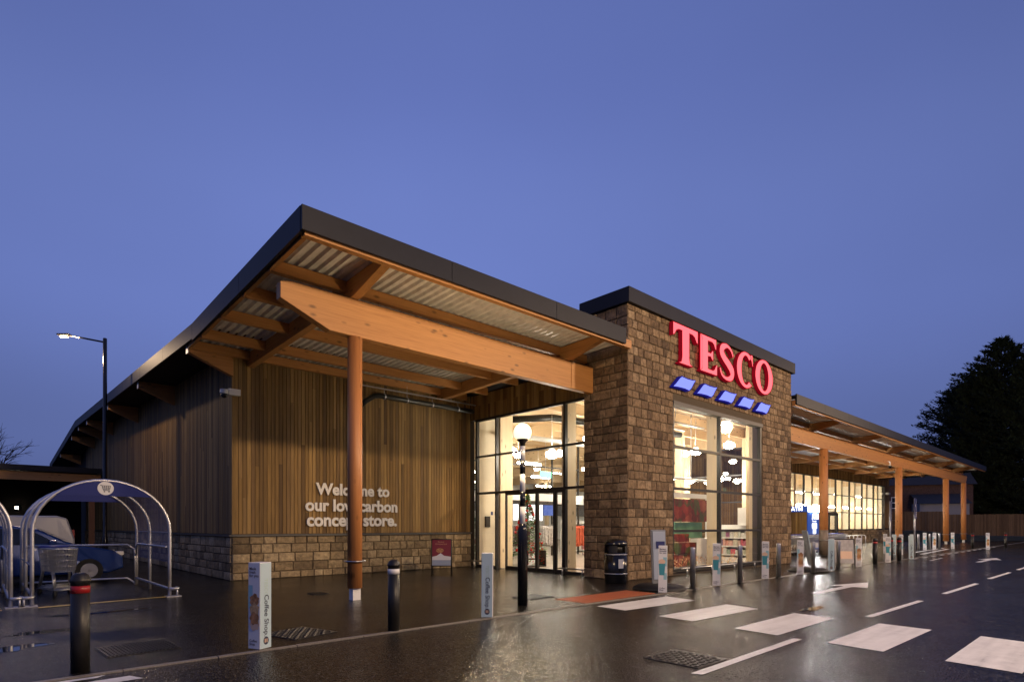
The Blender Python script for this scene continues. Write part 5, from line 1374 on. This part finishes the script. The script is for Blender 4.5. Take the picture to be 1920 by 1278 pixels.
mb = MB()
for a in (28.2, 30.6, 33.0): mb.tube([(a, 11.45, 0), (a, 11.45, .82), (a+.08, 11.45, .9), (a+2.2, 11.45, .9), (a+2.28, 11.45, .82), (a+2.28, 11.45, 0)], .03, 8)
mb.build("rail", M['galv'], tb)
mb = MB(); mb.box(31.0, 32.2, 11.40, 11.412, .35, .62); mb.build("notice", M['white_plain'], tb)
for i in range(7):
    c0 = 44.5+i*.9
    mb = MB(); mb.tube([(0, -.4, 0), (0, -.4, .7), (0, -.3, .78), (0, .35, .78), (0, .45, .7), (0, .45, 0)], .03, 8)
    o = mb.build("cycle_stand", M['galv']); o.location = (c0, 14.5, 0); o.rotation_euler.z = R(-35)
    tag(o, "steel cycle hoop in the row in front of the far stone plinth", "cycle stand", "cycle stands before the far plinth")

# ------------------------------------------------------------------ cash machine
am = empty("cash_machine", (37.8, 14.0, 0), "blue lit cash machine kiosk with timber clad side under the far canopy", "cash machine")
mb = MB(); mb.box(37.85, 41.3, 14.05, YW-.1, 0, 2.36); mb.build("kiosk_body", M['boards_dark'], am)
board_wall("kiosk_cladding", 'y', 37.85, 14.05, YW-.1, .02, 2.34, am)
mb = MB(); mb.box(37.78, 41.35, 13.98, YW-.06, 2.365, 2.72); mb.build("header", M['atm_blue'], am, bevel=.01)
mb = MB(); mb.box(38.0, 39.7, 13.955, 13.975, 2.39, 2.70); mb.build("lit_header_panel", M['atm_bright'], am)
mb = MB(); mb.box(37.9, 40.6, 14.0, 14.045, .02, 2.355); mb.build("machine_front", M['atm_blue'], am)
mb = MB(); put_text(mb, "ATM", on_front(38.55, 13.985, 1.92), .52, .03); mb.build("lettering", M['atm_white'], am); mb = MB(); put_text(mb, "Free cash", on_front(38.6, 13.985, 1.74), .17, .01); mb.build("lettering", M['atm_white'], am); mb = MB(); put_text(mb, "ATM", on_left(37.765, 14.95, 2.44), .34, .02); mb.build("lettering", M['atm_white'], am)
mb = MB(); mb.box(38.6, 39.3, 13.97, 13.995, 1.32, 1.66); mb.box(38.75, 39.15, 13.97, 13.995, 1.0, 1.28); mb.build("screen", M['atm_white'], am)
mb = MB(); mb.box(38.55, 39.35, 13.9, 13.995, .86, .98); mb.build("keypad_shelf", M['galv'], am)
gd = empty("glazed_door", (50.8, 16.6, 0), "narrow dark framed glazed door beside the cash machine", "door")
mb = MB(); 
for x in (48.6, 50.4): mb.box(x-.12, x+.12, 16.35, 16.5, 0, 2.5)
mb.box(48.48, 50.52, 16.345, 16.505, 2.3, 2.52); mb.box(48.72, 50.28, 16.36, 16.49, 0, .7); mb.build("frame", M['frame'], gd)
mb = MB(); mb.quad((48.72, 16.42, .7), (50.28, 16.42, .7), (50.28, 16.42, 2.3), (48.72, 16.42, 2.3)); mb.build("pane", M['glass'], gd)

# ------------------------------------------------------------------ vehicles behind the shelter
def vehicle(name, prof, cabin, W, mat, label, cat, loc, wheels, wr, glass_panels, extra=None):
    o = empty(name, loc, label, cat)
    bm = MB(); n = len(prof)
    inset = lambda z: .0 if z < .75 else min(.16, (z-.75)*.22)
    vs = []
    for s in (-1, 1):
        for (x, z) in prof: vs.append((x, s*(W/2-inset(z)), z))
    fs = [tuple(range(n))[::-1], tuple(range(n, 2*n))]+[(i, (i+1) % n, n+(i+1) % n, n+i) for i in range(n)]
    bm.add(vs, fs); bm.build("body", M[mat], o, local=True, bevel=.05)
    for poly in glass_panels:
        g = MB()
        for s in (-1, 1):
            g.add([(x, s*(W/2-inset(z)+.008), z) for x, z in poly], [tuple(range(len(poly)))])
        g.build("side_window", M['car_glass'], o, local=True)
    for wx in wheels:
        for s in (-1, 1):
            g = MB(); g.tube([(wx, s*(W/2-.16), wr), (wx, s*(W/2+.012), wr)], wr, 24); t = g.build("wheel", M['tyre'], o, local=True)
            g = MB(); g.tube([(wx, s*(W/2+.008), wr), (wx, s*(W/2+.022), wr)], wr*.62, 16)
            for k in range(5): 
                a = 2*PI*k/5; g.obox((wx+.5*wr*math.cos(a)*.6, s*(W/2+.024), wr+.5*wr*math.sin(a)*.6), wr*.55, .012, .04, 0, 0, -a)
            g.build("rim", M['alloy'], t, local=True)
    return o
carp = [(-2.05,.35),(-2.1,.62),(-2.0,.95),(-1.75,1.08),(-1.35,1.40),(-.9,1.49),(-.2,1.50),(.25,1.42),(.85,1.08),(1.1,.99),(1.85,.84),(2.08,.66),(2.1,.35),(1.75,.22),(-1.75,.22)]
cw_ = [[(-1.35,1.05),(-1.15,1.34),(-.75,1.42),(-.35,1.43),(-.35,1.02)], [(-.27,1.02),(-.27,1.43),(.1,1.40),(.62,1.06)]]
car = vehicle("parked_car", carp, None, 1.78, 'car_blue', "blue hatchback parked behind the trolley shelter", "car", (.85, 19.9, 0), (-1.3, 1.32), .31, cw_)
g = MB()
for s in (-1, 1): g.obox((1.97, s*.66, .74), .22, .3, .12, s*-.4)
for s in (-1, 1): pass
g.build("headlight", M['headlamp'], car, local=True, bevel=.03)
for s in (-1, 1):
    g = MB(); g.obox((.55, s*.93, 1.06), .16, .2, .13); g.build("wing_mirror", M['car_blue'], car, local=True, bevel=.03)
g = MB(); g.add([(.30, -.66, 1.405), (.30, .66, 1.405), (.86, .78, 1.085), (.86, -.78, 1.085)], [(0,1,2,3)])
for i in range(4): g.v[i] = (g.v[i][0]+.03, g.v[i][1], g.v[i][2]+.02)
g.build("windscreen", M['car_glass'], car, local=True)
vanp = [(-2.2,.3),(-2.15,.85),(-1.4,1.0),(-.75,1.72),(-.4,1.80),(1.7,1.80),(1.95,1.72),(2.12,1.1),(2.15,.3),(1.8,.25),(-1.8,.25)]
vv = [[(-1.3,1.02),(-.72,1.62),(-.2,1.62),(-.2,1.02)]]
van = vehicle("parked_van", vanp, None, 1.8, 'van_white', "small white panel van parked behind the blue hatchback", "van", (.05, 23.0, 0), (-1.4, 1.3), .32, vv)
g = MB(); 
for s in (-1, 1): g.tube([(.2, s*.905, 1.02), (1.2, s*.905, 1.0), (1.55, s*.90, 1.15), (1.4, s*.86, 1.35), (.3, s*.85, 1.42), (-.05, s*.87, 1.3), (.2, s*.905, 1.02)], .012, 6)
g.build("side_swage", M['van_white'], van, local=True)
g = MB(); g.obox((2.1, .6, 1.2), .06, .12, .35); g.obox((2.1, -.6, 1.2), .06, .12, .35); g.build("tail_light", M['red_band'], van, local=True)

# ------------------------------------------------------------------ low timber canopy on the left
lc = empty("timber_canopy", (4.6, 38.9, 0), "low timber canopy joining the side wall behind the trolley shelter", "canopy")
mb = MB(); mb.box(-24, 4.95, 38.7, 47, 4.42, 4.58); mb.box(-24, 4.98, 38.6, 38.72, 4.34, 4.62); mb.build("roof", M['fascia'], lc)
mb = MB(); mb.box(-24, 4.95, 38.85, 39.05, 3.86, 4.30); mb.build("beam", M['wood_x'], lc)
for x in (4.55, -3.5, -11.5):
    mb = MB(); mb.box(x-.13, x+.13, 38.83, 39.07, 0, 3.85); mb.build("post", M['wood_z'], lc)
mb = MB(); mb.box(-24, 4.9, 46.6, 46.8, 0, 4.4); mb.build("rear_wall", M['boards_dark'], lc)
for x in (-1.2, -6.5):
    o = empty("canopy_light", (x, 40.5, 3.7), ["white strip light under the low canopy nearer the store", "white strip light under the low canopy at the left edge"][0 if x > -3 else 1], "strip light")
    mb = MB(); mb.box(x-1.2, x+1.2, 40.4, 40.55, 3.72, 3.80)
    for xx in (x-1, x+1): mb.tube([(xx, 40.48, 3.8), (xx, 40.48, 4.42)], .015, 5)
    mb.build("housing", M['shop_white'], o)
    mb = MB(); mb.box(x-1.15, x+1.15, 40.42, 40.53, 3.70, 3.718); mb.build("diffuser", M['screen'], o)
wlp = empty("wall_light", (2.1, 46.5, 2.2), "small bright lamp on the dark wall beneath the low canopy", "wall light")
mb = MB(); mb.box(1.6, 1.8, 46.45, 46.6, 2.5, 2.7); mb.build("lamp_body", M['black'], wlp)
mb = MB(); mb.box(1.63, 1.77, 46.40, 46.449, 2.53, 2.67); mb.build("lens", M['wall_em'], wlp)
os_ = empty("rear_building", (-8, 46, 0), "pale window strip of the building beneath the low canopy", "building")
mb = MB(); mb.box(-16, -.5, 46.3, 46.55, .0, 2.6); mb.build("wall", M['shop_grey'], os_)
mb = MB(); mb.box(-15, -.9, 46.24, 46.29, 1.5, 2.45); mb.build("window_strip", M['poster_grey'], os_)

# ------------------------------------------------------------------ fence, houses, bank, trees on the right
def fence(pts, h, label):
    o = empty("board_fence", (pts[0][0], pts[0][1], 0), label, "fence")
    mb = MB(); po = MB()
    for (x0, y0), (x1, y1) in zip(pts, pts[1:]):
        ln_ = math.hypot(x1-x0, y1-y0); a = math.atan2(y1-y0, x1-x0); n = int(ln_/.14)
        for i in range(n):
            t = (i+.5)/n; hh = h+random.uniform(-.02, .02)
            mb.obox((x0+(x1-x0)*t, y0+(y1-y0)*t, hh/2), .128, .022, hh, a)
        for i in range(int(ln_/2.4)+1):
            t = min(1, i*2.4/ln_); po.obox((x0+(x1-x0)*t+.06*math.sin(a), y0+(y1-y0)*t-.06*math.cos(a)+.15, h/2), .1, .1, h, a)
    mb.build("boards", M['fence'], o); po.build("posts", M['fence'], o)
    return o
fence([(60.0, 30.0), (76, 21.5), (79.5, 14.8)], 3.1, "brown board fence behind the far columns, below the houses")
fence([(79.5, 14.8), (82, 8.4), (84, -6)], 2.75, "brown board fence at the right edge, below the conifers")
g = MB(); nx, ny = 40, 10; rnd = random.Random(11); vs = []
for j in range(ny+1):
    for i in range(nx+1):
        t = i/nx; s = j/ny; x = 66+14*t; y = 21-15*t; wv = math.sin(PI*s)
        vs.append((x+(s-.5)*2.6, y+(s-.5)*2.2+.0, (.1+.95*math.sin(PI*min(1, max(0, t*1.05)))**.7*(.8+.3*math.sin(t*7)))*wv+rnd.uniform(-.04, .06)))
g.add(vs, [(j*(nx+1)+i, j*(nx+1)+i+1, (j+1)*(nx+1)+i+1, (j+1)*(nx+1)+i) for j in range(ny) for i in range(nx)])
tag(g.build("planted_bank", M['earth']), "low dark planted bank in front of the board fence", "bank", kind="structure")
def house(x, y, w_, d_, h, rz, label, side_ext=False):
    o = empty("brick_house", (x, y, 0), label, "house"); o.rotation_euler.z = rz
    mb = MB(); mb.box(-w_/2, w_/2, -d_/2, d_/2, 0, h); mb.prism([(-d_/2, h), (d_/2, h), (0, h+d_*.35)], 'x', -w_/2+.01, w_/2-.01); mb.build("wall", M['brick'], o, local=True)
    mb = MB()
    for s in (-1, 1): mb.add([(-w_/2-.3, s*(d_/2+.4), h-.2), (w_/2+.3, s*(d_/2+.4), h-.2), (w_/2+.3, 0, h+d_*.36+.05), (-w_/2-.3, 0, h+d_*.36+.05)], [(0,1,2,3)])
    ro = mb.build("roof", M['roof_tile'], o, local=True)
    mb = MB(); mb.box(-w_*.3, -w_*.3+.8, -.3, .3, h+d_*.2, h+d_*.36+1.2); mb.build("chimney", M['brick'], ro, local=True)
    for wx in (-w_*.28, w_*.24):
        for wz in ((1.0, 2.2), (3.6, 5.0)):
            mb = MB(); f = -d_/2-.03
            mb.box(wx-.55, wx-.47, f, -d_/2, wz[0], wz[1]); mb.box(wx+.47, wx+.55, f, -d_/2, wz[0], wz[1]); mb.box(wx-.47, wx+.47, f, -d_/2, wz[0], wz[0]+.08); mb.box(wx-.47, wx+.47, f, -d_/2, wz[1]-.08, wz[1]); mb.box(wx-.47, wx+.47, f+.004, -d_/2, (wz[0]+wz[1])/2-.04, (wz[0]+wz[1])/2+.04)
            wn_ = mb.build("window", M['white_plain'], o, local=True)
            mb = MB(); mb.quad((wx-.47, -d_/2-.012, wz[0]+.08), (wx+.47, -d_/2-.012, wz[0]+.08), (wx+.47, -d_/2-.012, wz[1]-.08), (wx-.47, -d_/2-.012, wz[1]-.08)); mb.build("pane", M['pane_dark'], wn_, local=True)
    if side_ext:
        mb = MB(); mb.box(-1.2, 3.6, -d_/2-3, -d_/2-.05, 0, 4.1); ex = mb.build("extension", M['render_white'], o, local=True)
        mb = MB(); mb.add([(-1.4, -d_/2-3.3, 4.05), (3.8, -d_/2-3.3, 4.05), (3.8, -d_/2-.06, 5.3), (-1.4, -d_/2-.06, 5.3)], [(0,1,2,3)]); mb.build("lean_to_roof", M['roof_tile'], ex, local=True)
    return o
house(87, 19.4, 10, 7, 6.6, R(-62), "dark brick house with a pale extension seen between the far columns", True)
house(84, 29.5, 8, 7, 7.0, R(-62), "dark brick house half hidden behind the second canopy column")

def conifer(x, y, h, rad, seed, label, mat='conifer', n=5200):
    o = empty("conifer_tree", (x, y, 0), label, "conifer tree", "conifers beyond the fence")
    rnd = random.Random(seed)
    mb = MB(); mb.tube([(0, 0, 0), (0, 0, h*.5), (rnd.uniform(-.2, .2), 0, h*.97)], [.45, .28, .04], 9); 
    cr_ = MB(); nb = int(h*16)
    for b in range(nb):
        t = (b/nb)**.85; z = h*(.03+.94*t)
        prof = (1-t**2.6)**.8*(.82+.18*math.sin(t*9+seed)) + .03
        a = rnd.uniform(0, 2*PI); ln_ = rad*prof*rnd.uniform(.72, 1.12)
        up = rnd.uniform(.05, .35)+.35*t
        d = Vector((math.cos(a), math.sin(a), up)); tip = Vector((0, 0, z))+d*ln_
        if ln_ > rad*.3: mb.tube([(0, 0, z), tuple(tip*.9+Vector((0, 0, z))*.1)], [.06, .02], 4, cap=False)
        m_ = int(12+ln_*19)
        for k in range(m_):
            s = rnd.uniform(.10, 1.0)**.7
            c = Vector((0, 0, z))+d*ln_*s+Vector((rnd.gauss(0, .22), rnd.gauss(0, .22), rnd.gauss(0, .14)))*(.6+ln_*.16)*(1.15-s*.55)
            aa = a+rnd.gauss(0, .7); dd = Vector((math.cos(aa), math.sin(aa), rnd.uniform(-.05, .8)))*rnd.uniform(.22, .62)
            sv = Vector((-dd.y, dd.x, rnd.uniform(-.25, .25))).normalized()*rnd.uniform(.035, .11)
            cr_.add([c-sv, c+dd*.45-sv*1.2, c+dd, c+dd*.45+sv*1.2, c+sv], [(0,1,2,3,4)])
    for k in range(30):
        c = Vector((rnd.uniform(-.08, .08), rnd.uniform(-.08, .08), h*(.93+.07*k/30))); a = rnd.uniform(0, 6.28); dd = Vector((math.cos(a), math.sin(a), .7))*rnd.uniform(.15, .45)*(1.1-k/30); sv = Vector((-dd.y, dd.x, 0)).normalized()*.06
        cr_.add([c-sv, c+dd, c+sv], [(0,1,2)])
    mb.build("trunk", M['bark'], o, local=True); cr_.build("crown", M[mat], o, local=True)
    return o
conifer(106, 18.2, 22.5, 7.0, 1, "left conifer of the dark group, lowest and nearest the roof end")
conifer(97.5, 12.2, 26.4, 8.2, 2, "tallest dark conifer with the highest pointed tip")
conifer(93.5, 8.6, 24.0, 6.5, 3, "dark conifer at the right edge with gaps of sky in its crown")
conifer(102, 2.0, 25.0, 8.0, 4, "dark conifer mostly outside the right edge, filling in behind the fence")

conifer(94.5, 14.2, 21.0, 6.2, 6, "dark conifer on the left shoulder of the tallest one")
conifer(98.5, 5.5, 24.6, 7.5, 8, "dark conifer between the tallest one and the right edge")

def bare_tree(x, y, h, seed, label):
    o = empty("bare_tree", (x, y, 0), label, "tree"); rnd = random.Random(seed); tk = MB(); br = MB()
    def grow(p, d, l, r_, lev):
        pts = [p]; q = p
        for i in range(4):
            d = (d+Vector((rnd.gauss(0, .11), rnd.gauss(0, .11), rnd.gauss(.03, .07)))).normalized(); q = q+d*l/4; pts.append(q)
        (tk if lev == 0 else br).tube(pts, [r_*(1-.12*i) for i in range(5)], 7 if lev < 2 else 4, cap=False)
        if lev >= 5: return
        for k in range(3 if lev < 4 else 3):
            ax = Vector((rnd.gauss(0, 1), rnd.gauss(0, 1), rnd.gauss(0, .3))).normalized()
            nd = (Matrix.Rotation(rnd.uniform(.3, .75), 3, ax) @ d).normalized(); st_ = pts[rnd.choice((2, 3, 4, 4))]
            grow(st_, nd, l*rnd.uniform(.58, .82), r_*.55, lev+1)
    grow(Vector((0, 0, 0)), Vector((.08, 0, 1)), h*.33, .28, 0); 
    tk.build("trunk", M['bark'], o, local=True); br.build("crown", M['bark'], o, local=True)
bare_tree(-3.6, 70, 13.5, 4, "bare winter tree behind the low canopy at the left")
bare_tree(1.2, 74, 11.5, 9, "smaller bare winter tree right of the other bare tree")
